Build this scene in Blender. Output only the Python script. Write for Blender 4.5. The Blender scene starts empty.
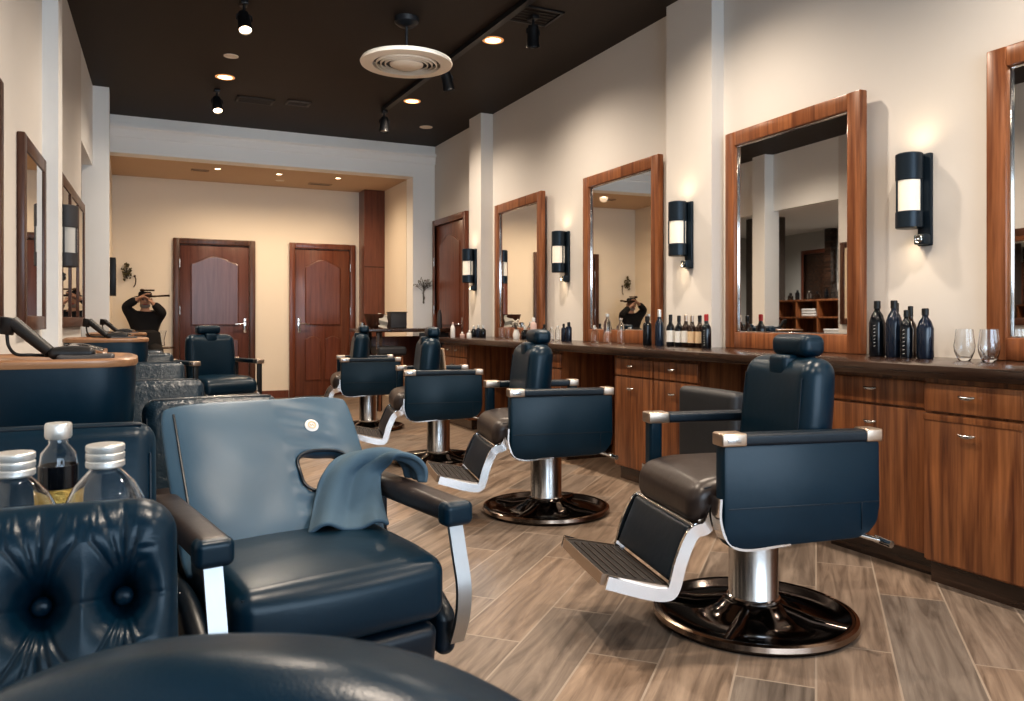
import bpy, bmesh, math, random
from mathutils import Vector, Matrix, noise
random.seed(7)
scene = bpy.context.scene
COL = scene.collection
PI = math.pi

# ------------------------------------------------------------------ helpers
def T(x, y, z): return Matrix.Translation((x, y, z))
def RX(a): return Matrix.Rotation(math.radians(a), 4, 'X')
def RY(a): return Matrix.Rotation(math.radians(a), 4, 'Y')
def RZ(a): return Matrix.Rotation(math.radians(a), 4, 'Z')

class MB:
    def __init__(self): self.bm = bmesh.new()
    def add(self, t, M=None):
        me = bpy.data.meshes.new('t'); t.to_mesh(me); t.free()
        if M is not None: me.transform(M)
        self.bm.from_mesh(me); bpy.data.meshes.remove(me); return self
    def box(self, c, s, bev=0.0, seg=2, M=None):
        t = bmesh.new(); bmesh.ops.create_cube(t, size=1)
        for v in t.verts: v.co = Vector((v.co.x*s[0]+c[0], v.co.y*s[1]+c[1], v.co.z*s[2]+c[2]))
        if bev > 0: bmesh.ops.bevel(t, geom=t.edges[:], offset=min(bev, min(s)*.49), segments=seg, affect='EDGES', profile=.5)
        return self.add(t, M)
    def span(self, a, b, bev=0.0, M=None):
        return self.box([(a[i]+b[i])/2 for i in range(3)], [abs(b[i]-a[i]) for i in range(3)], bev, 2, M)
    def rbox(self, c, s, r=.03, n=(8,8,8), puff=(0,0,0), fn=None, M=None, k=4):
        h = [x/2 for x in s]; r = min(r, min(h)*.999)
        ax = []
        for i in range(3):
            e = [h[i]-r + r*math.tan(PI/4*j/k) for j in range(1, k+1)]
            m = [-(h[i]-r) + 2*(h[i]-r)*j/n[i] for j in range(n[i]+1)]
            ax.append([-x for x in reversed(e)] + m + e)
        t = bmesh.new(); cache = {}
        def vert(p):
            key = tuple(round(x, 6) for x in p)
            if key in cache: return cache[key]
            q = [max(-(h[i]-r), min(h[i]-r, p[i])) for i in range(3)]
            d = Vector([p[i]-q[i] for i in range(3)])
            o = Vector(q) + (d.normalized()*r if d.length > 1e-9 else Vector((0,0,0)))
            f = [max(0, 1-(o[i]/h[i])**2) for i in range(3)]
            o2 = o.copy()
            for i in range(3):
                j, l = (i+1) % 3, (i+2) % 3
                if puff[i]: o2[i] += (1 if o[i] > 0 else -1)*puff[i]*f[j]*f[l]*min(1, abs(o[i])/(h[i]*.6))
            if fn: o2 = Vector(fn(o2))
            v = t.verts.new(o2 + Vector(c)); cache[key] = v; return v
        for i in range(3):
            j, l = (i+1) % 3, (i+2) % 3
            for sg in (-1, 1):
                for a in range(len(ax[j])-1):
                    for b in range(len(ax[l])-1):
                        vs = []
                        for (aa, bb) in ((a,b),(a+1,b),(a+1,b+1),(a,b+1)):
                            p = [0,0,0]; p[i] = sg*h[i]; p[j] = ax[j][aa]; p[l] = ax[l][bb]; vs.append(vert(p))
                        if sg < 0: vs.reverse()
                        try: t.faces.new(vs)
                        except ValueError: pass
        return self.add(t, M)
    def lathe(self, prof, n=32, M=None, close=False, ex=1.0):
        t = bmesh.new(); rings = []
        for (r, z) in prof:
            if r < 1e-6: rings.append([t.verts.new((0,0,z))])
            else: rings.append([t.verts.new((r*math.cos(2*PI*i/n), r*math.sin(2*PI*i/n), z)) for i in range(n)])
        pr = list(zip(rings[:-1], rings[1:]))
        if close: pr.append((rings[-1], rings[0]))
        for A, B in pr:
            for i in range(n):
                j = (i+1) % n
                if len(A) == 1 and len(B) == 1: continue
                if len(A) == 1: t.faces.new((A[0], B[j], B[i]))
                elif len(B) == 1: t.faces.new((A[i], A[j], B[0]))
                else: t.faces.new((A[i], A[j], B[j], B[i]))
        bmesh.ops.recalc_face_normals(t, faces=t.faces[:])
        return self.add(t, M)
    def cyl(self, a, b, r, n=24, r2=None):
        a, b = Vector(a), Vector(b); L = (b-a).length
        q = (b-a).to_track_quat('Z', 'Y').to_matrix().to_4x4()
        r2 = r if r2 is None else r2; e = min(r, r2, L)*.15
        return self.lathe([(0,0),(r-e,0),(r,e),(r2,L-e),(r2-e,L),(0,L)], n, Matrix.Translation(a) @ q)
    def tube(self, pts, r, n=10, cap=True, flat=None):
        # flat=(w,h): rectangular section, w along 'side', h along normal
        t = bmesh.new(); P = [Vector(p) for p in pts]; rings = []; up = None
        for i, p in enumerate(P):
            d = (P[min(i+1, len(P)-1)] - P[max(i-1, 0)]).normalized()
            if up is None:
                up = Vector((0,0,1)) if abs(d.z) < .9 else Vector((1,0,0))
                if flat: up = Vector((0,1,0)) if abs(d.y) < .9 else Vector((1,0,0))
            s = d.cross(up).normalized(); up = s.cross(d).normalized()
            rr = r[i] if isinstance(r, (list, tuple)) else r
            if flat:
                w, h = flat
                rings.append([t.verts.new(p + up*(w/2)*x + s*(h/2)*y) for x, y in ((-1,-1),(1,-1),(1,1),(-1,1))])
            else:
                rings.append([t.verts.new(p + (s*math.cos(2*PI*k/n) + up*math.sin(2*PI*k/n))*rr) for k in range(n)])
        m = len(rings[0])
        for A, B in zip(rings[:-1], rings[1:]):
            for i in range(m): t.faces.new((A[i], A[(i+1) % m], B[(i+1) % m], B[i]))
        if cap: t.faces.new(list(reversed(rings[0]))); t.faces.new(rings[-1])
        bmesh.ops.recalc_face_normals(t, faces=t.faces[:])
        return self.add(t)
    def prism(self, poly, z0, z1, M=None, bev=0):
        t = bmesh.new(); n = len(poly)
        A = [t.verts.new((x, y, z0)) for x, y in poly]; B = [t.verts.new((x, y, z1)) for x, y in poly]
        t.faces.new(list(reversed(A))); t.faces.new(B)
        for i in range(n): t.faces.new((A[i], A[(i+1) % n], B[(i+1) % n], B[i]))
        bmesh.ops.recalc_face_normals(t, faces=t.faces[:])
        if bev: bmesh.ops.bevel(t, geom=t.edges[:], offset=bev, segments=2, affect='EDGES', profile=.5)
        return self.add(t, M)
    def sphere(self, c, s, n=16, M=None):
        t = bmesh.new(); bmesh.ops.create_uvsphere(t, u_segments=n, v_segments=max(6, n//2), radius=1)
        for v in t.verts: v.co = Vector((v.co.x*s[0]+c[0], v.co.y*s[1]+c[1], v.co.z*s[2]+c[2]))
        return self.add(t, M)
    def grid(self, f, nu, nv, M=None):
        t = bmesh.new(); V = [[t.verts.new(f(i/nu, j/nv)) for j in range(nv+1)] for i in range(nu+1)]
        for i in range(nu):
            for j in range(nv): t.faces.new((V[i][j], V[i+1][j], V[i+1][j+1], V[i][j+1]))
        return self.add(t, M)
    def build(self, name, mat, parent=None, label=None, ang=40, loc=None):
        me = bpy.data.meshes.new(name)
        bmesh.ops.remove_doubles(self.bm, verts=self.bm.verts[:], dist=1e-6)
        self.bm.to_mesh(me); self.bm.free()
        me.materials.append(mat)
        for p in me.polygons: p.use_smooth = True
        me.set_sharp_from_angle(angle=math.radians(ang))
        o = bpy.data.objects.new(name, me); COL.objects.link(o)
        if parent is not None: o.parent = parent
        if loc is not None: o.location = loc
        if label: o['label'] = label
        return o

def thing(name, label, cat, loc=(0,0,0), rz=0, group=None):
    o = bpy.data.objects.new(name, None); COL.objects.link(o)
    o.location = loc; o.rotation_euler = (0, 0, math.radians(rz)); o.empty_display_size = .1
    o['label'] = label; o['category'] = cat
    if group: o['group'] = group
    return o
def tag(o, label, cat, group=None):
    o['label'] = label; o['category'] = cat
    if group: o['group'] = group
    return o
def struct(o): o['kind'] = 'structure'; return o
def dup(o, loc, rz, label, group=None):
    def cp(s, par):
        c = s.copy(); COL.objects.link(c)
        if par is not None: c.parent = par
        for ch in list(s.children): cp(ch, c)
        return c
    r = cp(o, None); r.location = loc; r.rotation_euler = (0, 0, math.radians(rz)); r['label'] = label
    if group: r['group'] = group
    return r

# ---------------------------------------------------------------- materials
def newmat(name):
    m = bpy.data.materials.new(name); m.use_nodes = True
    nt = m.node_tree; return m, nt, nt.nodes['Principled BSDF']
def mat(name, col, rough=.5, metal=0, spec=.5, bump=0, bscale=60, emis=None, es=0, trans=0, ior=1.45, coat=0, var=0):
    m, nt, b = newmat(name)
    b.inputs['Base Color'].default_value = (*col, 1); b.inputs['Roughness'].default_value = rough
    b.inputs['Metallic'].default_value = metal; b.inputs['Specular IOR Level'].default_value = spec
    b.inputs['Transmission Weight'].default_value = trans; b.inputs['IOR'].default_value = ior
    b.inputs['Coat Weight'].default_value = coat
    if emis: b.inputs['Emission Color'].default_value = (*emis, 1); b.inputs['Emission Strength'].default_value = es
    if bump or var:
        tc = nt.nodes.new('ShaderNodeTexCoord'); nz = nt.nodes.new('ShaderNodeTexNoise')
        nz.inputs['Scale'].default_value = bscale; nz.inputs['Detail'].default_value = 4
        nt.links.new(tc.outputs['Object'], nz.inputs['Vector'])
        if bump:
            bp = nt.nodes.new('ShaderNodeBump'); bp.inputs['Strength'].default_value = bump; bp.inputs['Distance'].default_value = .01
            nt.links.new(nz.outputs['Fac'], bp.inputs['Height']); nt.links.new(bp.outputs['Normal'], b.inputs['Normal'])
        if var:
            nz2 = nt.nodes.new('ShaderNodeTexNoise'); nz2.inputs['Scale'].default_value = 3
            nt.links.new(tc.outputs['Object'], nz2.inputs['Vector'])
            mx = nt.nodes.new('ShaderNodeMixRGB'); mx.inputs[1].default_value = (*[c*(1-var) for c in col], 1); mx.inputs[2].default_value = (*[min(1, c*(1+var)) for c in col], 1)
            nt.links.new(nz2.outputs['Fac'], mx.inputs[0]); nt.links.new(mx.outputs[0], b.inputs['Base Color'])
    return m
def wood(name, dark, light, rough=.35, axis=2, scale=1.0, coat=.15):
    m, nt, b = newmat(name); N = nt.nodes; L = nt.links
    tc = N.new('ShaderNodeTexCoord'); mp = N.new('ShaderNodeMapping')
    sc = [16*scale]*3; sc[axis] = .9*scale; mp.inputs['Scale'].default_value = sc
    L.new(tc.outputs['Object'], mp.inputs['Vector'])
    n1 = N.new('ShaderNodeTexNoise'); n1.inputs['Scale'].default_value = 1.6; n1.inputs['Detail'].default_value = 8; n1.inputs['Distortion'].default_value = .6
    n2 = N.new('ShaderNodeTexNoise'); n2.inputs['Scale'].default_value = 7; n2.inputs['Detail'].default_value = 5
    L.new(mp.outputs[0], n1.inputs['Vector']); L.new(mp.outputs[0], n2.inputs['Vector'])
    ad = N.new('ShaderNodeMath'); ad.operation = 'MULTIPLY_ADD'; ad.inputs[1].default_value = .35
    L.new(n2.outputs['Fac'], ad.inputs[0]); L.new(n1.outputs['Fac'], ad.inputs[2])
    cr = N.new('ShaderNodeValToRGB'); cr.color_ramp.elements[0].position = .47; cr.color_ramp.elements[1].position = .88
    cr.color_ramp.elements[0].color = (*dark, 1); cr.color_ramp.elements[1].color = (*light, 1)
    L.new(ad.outputs[0], cr.inputs[0]); L.new(cr.outputs[0], b.inputs['Base Color'])
    b.inputs['Roughness'].default_value = rough; b.inputs['Coat Weight'].default_value = coat; b.inputs['Coat Roughness'].default_value = .2
    bp = N.new('ShaderNodeBump'); bp.inputs['Strength'].default_value = .06; bp.inputs['Distance'].default_value = .004
    L.new(ad.outputs[0], bp.inputs['Height']); L.new(bp.outputs[0], b.inputs['Normal'])
    return m
def leather(name, col, rough=.36, wr=.12, spec=.6, wsc=26):
    m, nt, b = newmat(name); N = nt.nodes; L = nt.links
    tc = N.new('ShaderNodeTexCoord')
    v = N.new('ShaderNodeTexVoronoi'); v.inputs['Scale'].default_value = 420
    n = N.new('ShaderNodeTexNoise'); n.inputs['Scale'].default_value = wsc; n.inputs['Detail'].default_value = 5
    n3 = N.new('ShaderNodeTexNoise'); n3.inputs['Scale'].default_value = 4
    for q in (v, n, n3): L.new(tc.outputs['Object'], q.inputs['Vector'])
    b1 = N.new('ShaderNodeBump'); b1.inputs['Strength'].default_value = .05; b1.inputs['Distance'].default_value = .002
    b2 = N.new('ShaderNodeBump'); b2.inputs['Strength'].default_value = wr; b2.inputs['Distance'].default_value = .01
    L.new(v.outputs['Distance'], b1.inputs['Height']); L.new(n.outputs['Fac'], b2.inputs['Height'])
    L.new(b1.outputs[0], b2.inputs['Normal']); L.new(b2.outputs[0], b.inputs['Normal'])
    mx = N.new('ShaderNodeMixRGB'); mx.inputs[1].default_value = (*[c*.8 for c in col], 1); mx.inputs[2].default_value = (*[c*1.25 for c in col], 1)
    L.new(n3.outputs['Fac'], mx.inputs[0]); L.new(mx.outputs[0], b.inputs['Base Color'])
    b.inputs['Roughness'].default_value = rough; b.inputs['Specular IOR Level'].default_value = spec
    return m

WALL = mat('wall_paint', (.72, .69, .65), .75, bump=.03, bscale=180, var=.02)
WALLA = mat('alcove_paint', (.80, .72, .61), .75, bump=.03, bscale=180, var=.02)
WHITE = mat('white_trim_paint', (.90, .90, .88), .5, var=.015)
GREYW = mat('grey_wall_paint', (.52, .52, .50), .8, var=.02)
DARKC = mat('shaded_column', (.10, .085, .075), .7, var=.05)  # shade on the side room column, put into a dark colour
CEIL = mat('ceiling_paint', (.026, .017, .012), .6, bump=.03, bscale=90, var=.06)
LEA = leather('navy_leather', (.0014, .0175, .034), .32, .06, .34)
LEAD = leather('dark_navy_leather', (.004, .012, .022), .36, .1, .45)
LEAB = leather('warm_lit_brown_leather', (.028, .020, .018), .36, .10, .6)  # warm ceiling light on the seat tops is put into this brown
LEAL = leather('window_lit_blue_leather', (.036, .084, .130), .42, .05, .5)  # window reflection on the recliner back, put into a lighter leather colour
LEAW = leather('crinkled_leather', (.008, .024, .040), .30, .5, .45, 40)
GREYL = leather('charcoal_leather', (.022, .025, .03), .5, .08)
CLOTH = mat('blue_grey_cloth', (.075, .125, .17), .9, bump=.25, bscale=500, var=.1)
BEIGE = mat('beige_cloth', (.55, .40, .28), .9, bump=.2, bscale=400)
CHROME = mat('chrome', (.80, .80, .80), .12, 1, var=.02)
BRUSH = mat('brushed_steel', (.62, .62, .62), .24, 1, var=.04)
GUN = mat('polished_gunmetal', (.10, .085, .08), .12, 1, var=.05)
LEGM = mat('satin_steel', (.42, .43, .44), .42, 1, var=.05)
RIMM = mat('bronze_rim_metal', (.32, .24, .19), .2, 1, var=.05)
COPPER = mat('champagne_metal', (.56, .46, .38), .34, 1, var=.05)
BLK = mat('black_plastic', (.012, .013, .015), .4, var=.1)
MESHB = mat('ribbed_black_rubber', (.015, .013, .013), .55, bump=.5, bscale=220)
NAVYM = mat('navy_lacquer', (.016, .028, .042), .32, .3, var=.06)
WARMW = mat('white_lamp_glass', (.95, .9, .8), .4, emis=(1, .84, .62), es=.08)
LITE = mat('lamp_glow', (1, .8, .55), .4, emis=(1, .62, .30), es=9)
RINGG = mat('halo_trim_ring', (.8, .5, .3), .4, emis=(1, .42, .14), es=.5)  # orange halo round the lit lenses, given to the ring as emission
LITES = mat('lamp_glow_soft', (1, .85, .65), .4, emis=(1, .75, .5), es=9)
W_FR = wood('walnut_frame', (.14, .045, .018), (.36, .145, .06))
W_CAB = wood('walnut_cabinet', (.11, .036, .015), (.38, .155, .06), .36)
W_DOOR = wood('mahogany_door', (.10, .030, .016), (.19, .062, .032), .3, coat=.3)
W_DOORB = wood('red_mahogany_door', (.085, .030, .022), (.15, .060, .046), .3, coat=.3)
W_DARK = wood('dark_oak', (.018, .010, .007), (.06, .032, .02), .25, axis=1, coat=.35)
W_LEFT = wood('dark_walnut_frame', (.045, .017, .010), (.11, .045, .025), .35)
W_RIM = wood('copper_brown_rim', (.20, .10, .055), (.42, .24, .13), .28, axis=0)
MIRR = mat('mirror_silver', (.86, .86, .85), .015, 1, spec=.5)
GLASS = mat('clear_glass', (.96, .98, 1), .02, trans=1, ior=1.45)
WATER = mat('clear_water', (.9, .95, 1), .02, trans=1, ior=1.33)
SILV = mat('silver_cap', (.72, .72, .70), .35, .7, bump=.1, bscale=300)
BOTB = mat('black_bottle_glass', (.004, .006, .010), .12, spec=.7, var=.05)
BOTN = mat('navy_bottle', (.008, .016, .034), .16, spec=.7, var=.05)
BOTBR = mat('brown_bottle_glass', (.02, .009, .005), .14, spec=.7, var=.05)
LABW = mat('white_label_paper', (.72, .72, .70), .7, bump=.1, bscale=200)
LABC = mat('cream_label_paper', (.66, .50, .33), .7, bump=.1, bscale=200)
LABG = mat('gold_label_foil', (.62, .44, .14), .35, .8, bump=.4, bscale=240)
REDC = mat('red_cap', (.35, .02, .02), .4, var=.05)
PINK = mat('pale_pink_plastic', (.62, .46, .42), .45, var=.04)
PAPER = mat('white_paper', (.75, .75, .74), .8, var=.02)
SKIN = mat('skin', (.42, .25, .18), .55, var=.06)
BLKC = mat('black_clothing', (.008, .008, .010), .85, bump=.2, bscale=120)
BRONZE = mat('dark_bronze', (.05, .03, .02), .4, .6, var=.1)
LEAF = mat('dried_olive_leaf', (.10, .085, .035), .7, var=.2)
TWIG = mat('grey_twig', (.10, .09, .08), .8, var=.2)
FLOW = mat('pale_dried_flower', (.60, .56, .48), .8, var=.1)
GREYD = mat('dark_grey_plastic', (.05, .05, .055), .5, var=.06)
GRIDW = mat('warm_white_metal', (.80, .70, .58), .5, var=.02)
VENTD = mat('dark_vent_metal', (.030, .022, .018), .5, var=.05)

def floor_mat():
    m, nt, b = newmat('wood_look_plank_floor'); N = nt.nodes; L = nt.links
    tc = N.new('ShaderNodeTexCoord'); mp = N.new('ShaderNodeMapping'); mp.inputs['Rotation'].default_value = (0, 0, math.radians(-43.2))
    L.new(tc.outputs['Object'], mp.inputs['Vector'])
    def brick(c1, c2, mo, sz):
        k = N.new('ShaderNodeTexBrick'); k.offset = .37; k.offset_frequency = 2; k.squash = 1
        k.inputs['Color1'].default_value = (*c1, 1); k.inputs['Color2'].default_value = (*c2, 1); k.inputs['Mortar'].default_value = (*mo, 1)
        k.inputs['Scale'].default_value = 1; k.inputs['Mortar Size'].default_value = sz; k.inputs['Mortar Smooth'].default_value = .1
        k.inputs['Brick Width'].default_value = .92; k.inputs['Row Height'].default_value = .225; k.inputs['Bias'].default_value = 0
        L.new(mp.outputs[0], k.inputs['Vector']); return k
    k = brick((.0,)*3, (1,)*3, (.5,)*3, .0034)
    mp2 = N.new('ShaderNodeMapping'); mp2.inputs['Scale'].default_value = (1.3, 15, 1); L.new(mp.outputs[0], mp2.inputs['Vector'])
    # push grain along by plank so that it breaks at seams
    sh = N.new('ShaderNodeVectorMath'); sh.operation = 'MULTIPLY_ADD'; sh.inputs[1].default_value = (7, 13, 5)
    L.new(k.outputs['Color'], sh.inputs[0]); L.new(mp2.outputs[0], sh.inputs[2])
    g = N.new('ShaderNodeTexNoise'); g.inputs['Scale'].default_value = 1.5; g.inputs['Detail'].default_value = 9; g.inputs['Roughness'].default_value = .62; g.inputs['Distortion'].default_value = .8
    L.new(sh.outputs[0], g.inputs['Vector'])
    cr = N.new('ShaderNodeValToRGB'); e = cr.color_ramp.elements
    e[0].position = .28; e[0].color = (.075, .058, .046, 1); e[1].position = .75; e[1].color = (.30, .25, .205, 1)
    q = e.new(.5); q.color = (.185, .15, .122, 1)
    L.new(g.outputs['Fac'], cr.inputs[0])
    tr = N.new('ShaderNodeValToRGB'); t = tr.color_ramp.elements
    t[0].color = (.80, .86, .92, 1); t[1].color = (1.30, 1.12, .96, 1)
    for p, c in ((.3, (1.15, 1.06, .98, 1)), (.6, (.92, .92, .93, 1))): t.new(p).color = c
    L.new(k.outputs['Color'], tr.inputs[0])
    mu = N.new('ShaderNodeMixRGB'); mu.blend_type = 'MULTIPLY'; mu.inputs[0].default_value = 1
    L.new(cr.outputs[0], mu.inputs[1]); L.new(tr.outputs[0], mu.inputs[2])
    mo = N.new('ShaderNodeMixRGB'); mo.inputs[2].default_value = (.30, .25, .205, 1)
    L.new(k.outputs['Fac'], mo.inputs[0]); L.new(mu.outputs[0], mo.inputs[1]); L.new(mo.outputs[0], b.inputs['Base Color'])
    b.inputs['Roughness'].default_value = .42; b.inputs['Specular IOR Level'].default_value = .45
    bp = N.new('ShaderNodeBump'); bp.inputs['Strength'].default_value = .12; bp.inputs['Distance'].default_value = .004
    L.new(g.outputs['Fac'], bp.inputs['Height']); L.new(bp.outputs[0], b.inputs['Normal'])
    return m
FLOOR = floor_mat()

# ------------------------------------------------------------------- setting
XR, ZC = 3.5, 3.25
def xl(y): return -.35 + .035*(y-7.2)          # left wall line
YF = -2.6
m = MB(); m.span((-4.2, YF-.1, -.1), (3.6, 13.7, 0)); struct(m.build('floor', FLOOR))
m = MB(); m.span((-.8, YF, ZC), (3.6, 9.6, ZC+.1)); struct(m.build('ceiling', CEIL))
m = MB(); m.span((-.19, 9.72, 2.85), (3.21, 11, 2.95)); struct(m.build('ceiling', mat('alcove_ceiling_paint', (.62, .46, .32), .8, var=.02)))
m = MB(); m.span((-4.2, 6.0, 2.75), (-.47, 9.5, 2.85)); m.span((-4.2, 9.5, 2.75), (-.29, 13.6, 2.85)); struct(m.build('ceiling', WHITE))
m = MB(); m.span((XR, YF, 0), (XR+.1, 9.75, ZC)); struct(m.build('wall_right', WALL))
m = MB(); m.prism([(xl(YF), YF), (xl(7.25), 7.25), (xl(7.25)-.1, 7.25), (xl(YF)-.1, YF)], 0, ZC); struct(m.build('wall_left', WALL))
m = MB(); m.prism([(xl(7.25), 7.25), (xl(9.5), 9.5), (xl(9.5)-.1, 9.5), (xl(7.25)-.1, 7.25)], 2.5, ZC); struct(m.build('wall_left', WHITE))
m = MB(); m.span((-.19, 11, 0), (3.21, 11.1, 2.95)); struct(m.build('wall_back', WALLA))
m = MB(); m.span((-.29, 9.5, 0), (-.19, 11.1, 2.95)); struct(m.build('wall_alcove_left', WALLA))
m = MB(); m.span((3.21, 9.76, 0), (3.31, 11.1, 2.95)); struct(m.build('wall_alcove_right', WALLA))
m = MB(); m.span((3.21, 9.5, 0), (3.5, 9.75, 2.85)); struct(m.build('trim_1', WHITE))                       # arch pier
m = MB(); m.span((-.29, 9.5, 2.85), (3.5, 9.72, ZC)); struct(m.build('trim_2', WHITE))                      # fascia beam
m = MB()
m.prism([(9.5, 3.02), (9.478, 3.02), (9.478, 3.05), (9.462, 3.075), (9.462, 3.10), (9.44, 3.12), (9.44, 3.15), (9.48, 3.15), (9.48, ZC), (9.5, ZC)], -.19, 3.5,
        Matrix(((0,0,1,0),(1,0,0,0),(0,1,0,0),(0,0,0,1)))); struct(m.build('trim_3', WHITE))                 # cornice
m = MB(); m.span((3.40, 4.06, 0), (3.5, 4.54, ZC)); struct(m.build('trim_4', WALL))                         # right column
m = MB(); m.span((3.36, 7.71, 0), (3.5, 8.03, ZC)); struct(m.build('trim_5', WALL))
m = MB(); m.prism([(xl(5.0), 5.0), (-.35, 5.0), (-.35, 5.28), (xl(5.28), 5.28)], 0, ZC); struct(m.build('trim_6', WHITE))
m = MB(); m.span((-.40, 8.4, 0), (-.17, 8.66, ZC)); struct(m.build('trim_7', WHITE))
# side room seen in the mirrors
m = MB(); m.span((-4.2, 6.0, 0), (-4.1, 13.6, 2.75)); struct(m.build('wall_side_room_far', GREYW))
m = MB(); m.span((-4.1, 5.95, 0), (-.5, 6.0, 2.75)); struct(m.build('wall_side_room_near', GREYW))
m = MB(); m.span((-4.1, 13.5, 0), (-.29, 13.6, 2.75)); struct(m.build('wall_side_room_end', GREYW))
m = MB(); m.span((-.39, 11.1, 0), (-.29, 13.5, 2.75)); struct(m.build('wall_side_room_right', GREYW))
m = MB(); m.span((-2.15, 10.45, 0), (-1.75, 10.95, 2.75)); struct(m.build('trim_8', DARKC))
m = MB(); m.span((-4.1, 11.42, 0), (-3.95, 11.58, 2.75)); struct(m.build('trim_12', W_DARK))
# shop front behind the camera
m = MB()
m.span((-.8, YF-.1, 0), (3.6, YF, .35)); m.span((-.8, YF-.1, 2.75), (3.6, YF, ZC)); m.span((-.8, YF-.1, .35), (-.45, YF, 2.75)); m.span((3.3, YF-.1, .35), (3.6, YF, 2.75))
struct(m.build('wall_front', WALL))
w = MB()
for x in (-.42, .8, 2.02, 3.27): w.span((x-.03, YF-.08, .35), (x+.03, YF-.02, 2.75))
for z in (.38, 2.72): w.span((-.45, YF-.08, z-.03), (3.3, YF-.02, z+.03))
wf = struct(w.build('window_1', BLK))
g = MB(); g.span((-.45, YF-.055, .35), (3.3, YF-.045, 2.75)); g.build('pane', GLASS, wf)
# baseboards
m = MB(); m.span((1.52, 10.98, 0), (1.945, 11, .10)); m.span((-.19, 10.98, 0), (.495, 11, .10)); m.span((2.87, 10.98, 0), (2.9, 11, .10)); struct(m.build('baseboard_back', W_DOOR))
m = MB(); m.span((2.92, 10.72, 0), (3.21, 11, 2.85)); struct(m.build('trim_9', W_DOOR))                     # wood pilaster
m = MB(); m.span((2.918, 10.716, 1.78), (3.212, 10.73, 1.79)); struct(m.build('trim_10', W_DARK))

def arch_panel(mb, x0, x1, z0, z1, rise, y0, y1, flip=False):
    # panel in x,z with arched top, extruded along y
    n = 14; p = [(x0, z0), (x1, z0)]
    for i in range(n+1):
        t = i/n; x = x1+(x0-x1)*t
        p.append((x, z1-rise + rise*math.sin(PI*t)**1.5))
    mb.prism(p, -y1, -y0, Matrix(((1,0,0,0),(0,0,-1,0),(0,1,0,0),(0,0,0,1))), bev=.012)
def interior_door(name, M, w, h, wmat, hside, hinge):
    # local: x along width from 0..w, y negative = towards room
    m = MB()
    m.span((0, -.05, 0), (.075, 0, h), .008); m.span((w-.075, -.05, 0), (w, 0, h), .008); m.span((.075, -.05, h-.075), (w-.075, 0, h), .008)
    d = struct(m.build(name, W_LEFT if wmat is W_DOORB else W_DOOR)); d.matrix_world = M
    m = MB(); m.span((.08, -.022, .01), (w-.08, -.001, h-.08), .003)
    leaf = m.build('door_leaf', wmat, d)
    m = MB(); iw = w-.16; mid = .90
    arch_panel(m, .08+.13, w-.08-.13, mid+.08, h-.22, .10, -.034, -.02)
    arch_panel(m, .08+.13, w/2-.03, .22, mid-.07, .04, -.034, -.02); arch_panel(m, w/2+.03, w-.08-.13, .22, mid-.07, .04, -.034, -.02)
    m.build('raised_panel', wmat, leaf, ang=12)
    hx = w-.13 if hside > 0 else .13
    m = MB(); m.box((hx, -.029, .98), (.04, .012, .20), .004); m.cyl((hx, -.03, 1.0), (hx, -.075, 1.0), .010, 12); m.tube([(hx, -.072, 1.0), (hx-hside*.06, -.075, 1.0), (hx-hside*.13, -.07, .995)], .009, 10)
    m.build('handle', CHROME, leaf, 'silver lever handle')
    m = MB(); xx = .078 if hinge < 0 else w-.078
    for z in (.3, 1.12, 1.72): m.cyl((xx, -.054, z), (xx, -.054, z+.11), .008, 10)
    m.build('hinge', BRUSH, leaf, 'brushed metal hinges')
    return d
interior_door('door_1', T(.505, 11, 0), 1.005, 2.10, W_DOORB, 1, -1)
interior_door('door_2', T(1.954, 11, 0), .906, 2.10, W_DOOR, -1, 1)
dd = interior_door('door_3', T(XR, 9.46, 0) @ RZ(-90), 1.09, 2.30, W_DOOR, 1, -1)
interior_door('door_4', T(-4.1, 11.6, 0) @ RZ(90), .75, 2.4, W_DARK, 1, -1)

# ------------------------------------------------------- ceiling furniture
def downlight(x, y, z, r, label, lit=True, group=None, small=False):
    t = thing('recessed_downlight', label, 'ceiling light', (x, y, z), 0, group)
    m = MB(); m.lathe([(r*.72, -.001), (r*.74, -.006), (r, -.004), (r, 0), (r*.7, 0)], 28); m.build('trim_ring', (RINGG if lit and not small else GRIDW), t)
    m = MB(); m.lathe([(0, -.003), (r*.72, -.003), (r*.72, -.001), (0, -.001)], 24); m.build('lens', (LITES if small else LITE) if lit else GRIDW, t)
    return t
G1 = 'recessed downlights in the dark ceiling'
downlight(2.574, 5.667, ZC, .085, 'glowing recessed downlight nearest the camera, beside the ceiling track', True, G1)
downlight(2.559, 7.6, ZC, .085, 'glowing recessed downlight beside far end of ceiling track', True, G1)
downlight(.782, 7.587, ZC, .085, 'glowing recessed downlight on left side of the dark ceiling', True, G1)
downlight(.765, 6.961, ZC, .06, 'unlit pale round ceiling fitting between the left spotlights', False)
downlight(3.047, 8.555, ZC, .075, 'unlit pale round ceiling fitting near the back right corner', False)
G2 = 'small lights in the alcove ceiling'
for (x, y, l) in ((.948, 10.0, 'leftmost small glowing light in the alcove ceiling'), (1.664, 10.04, 'middle small glowing light in the alcove ceiling'), (2.384, 10.0, 'rightmost small glowing light in the alcove ceiling')):
    downlight(x, y, 2.85, .045, l, True, G2, True)
downlight(1.75, 10.5, 2.85, .055, 'unlit pale disc in alcove ceiling behind the middle light', False)
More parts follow.
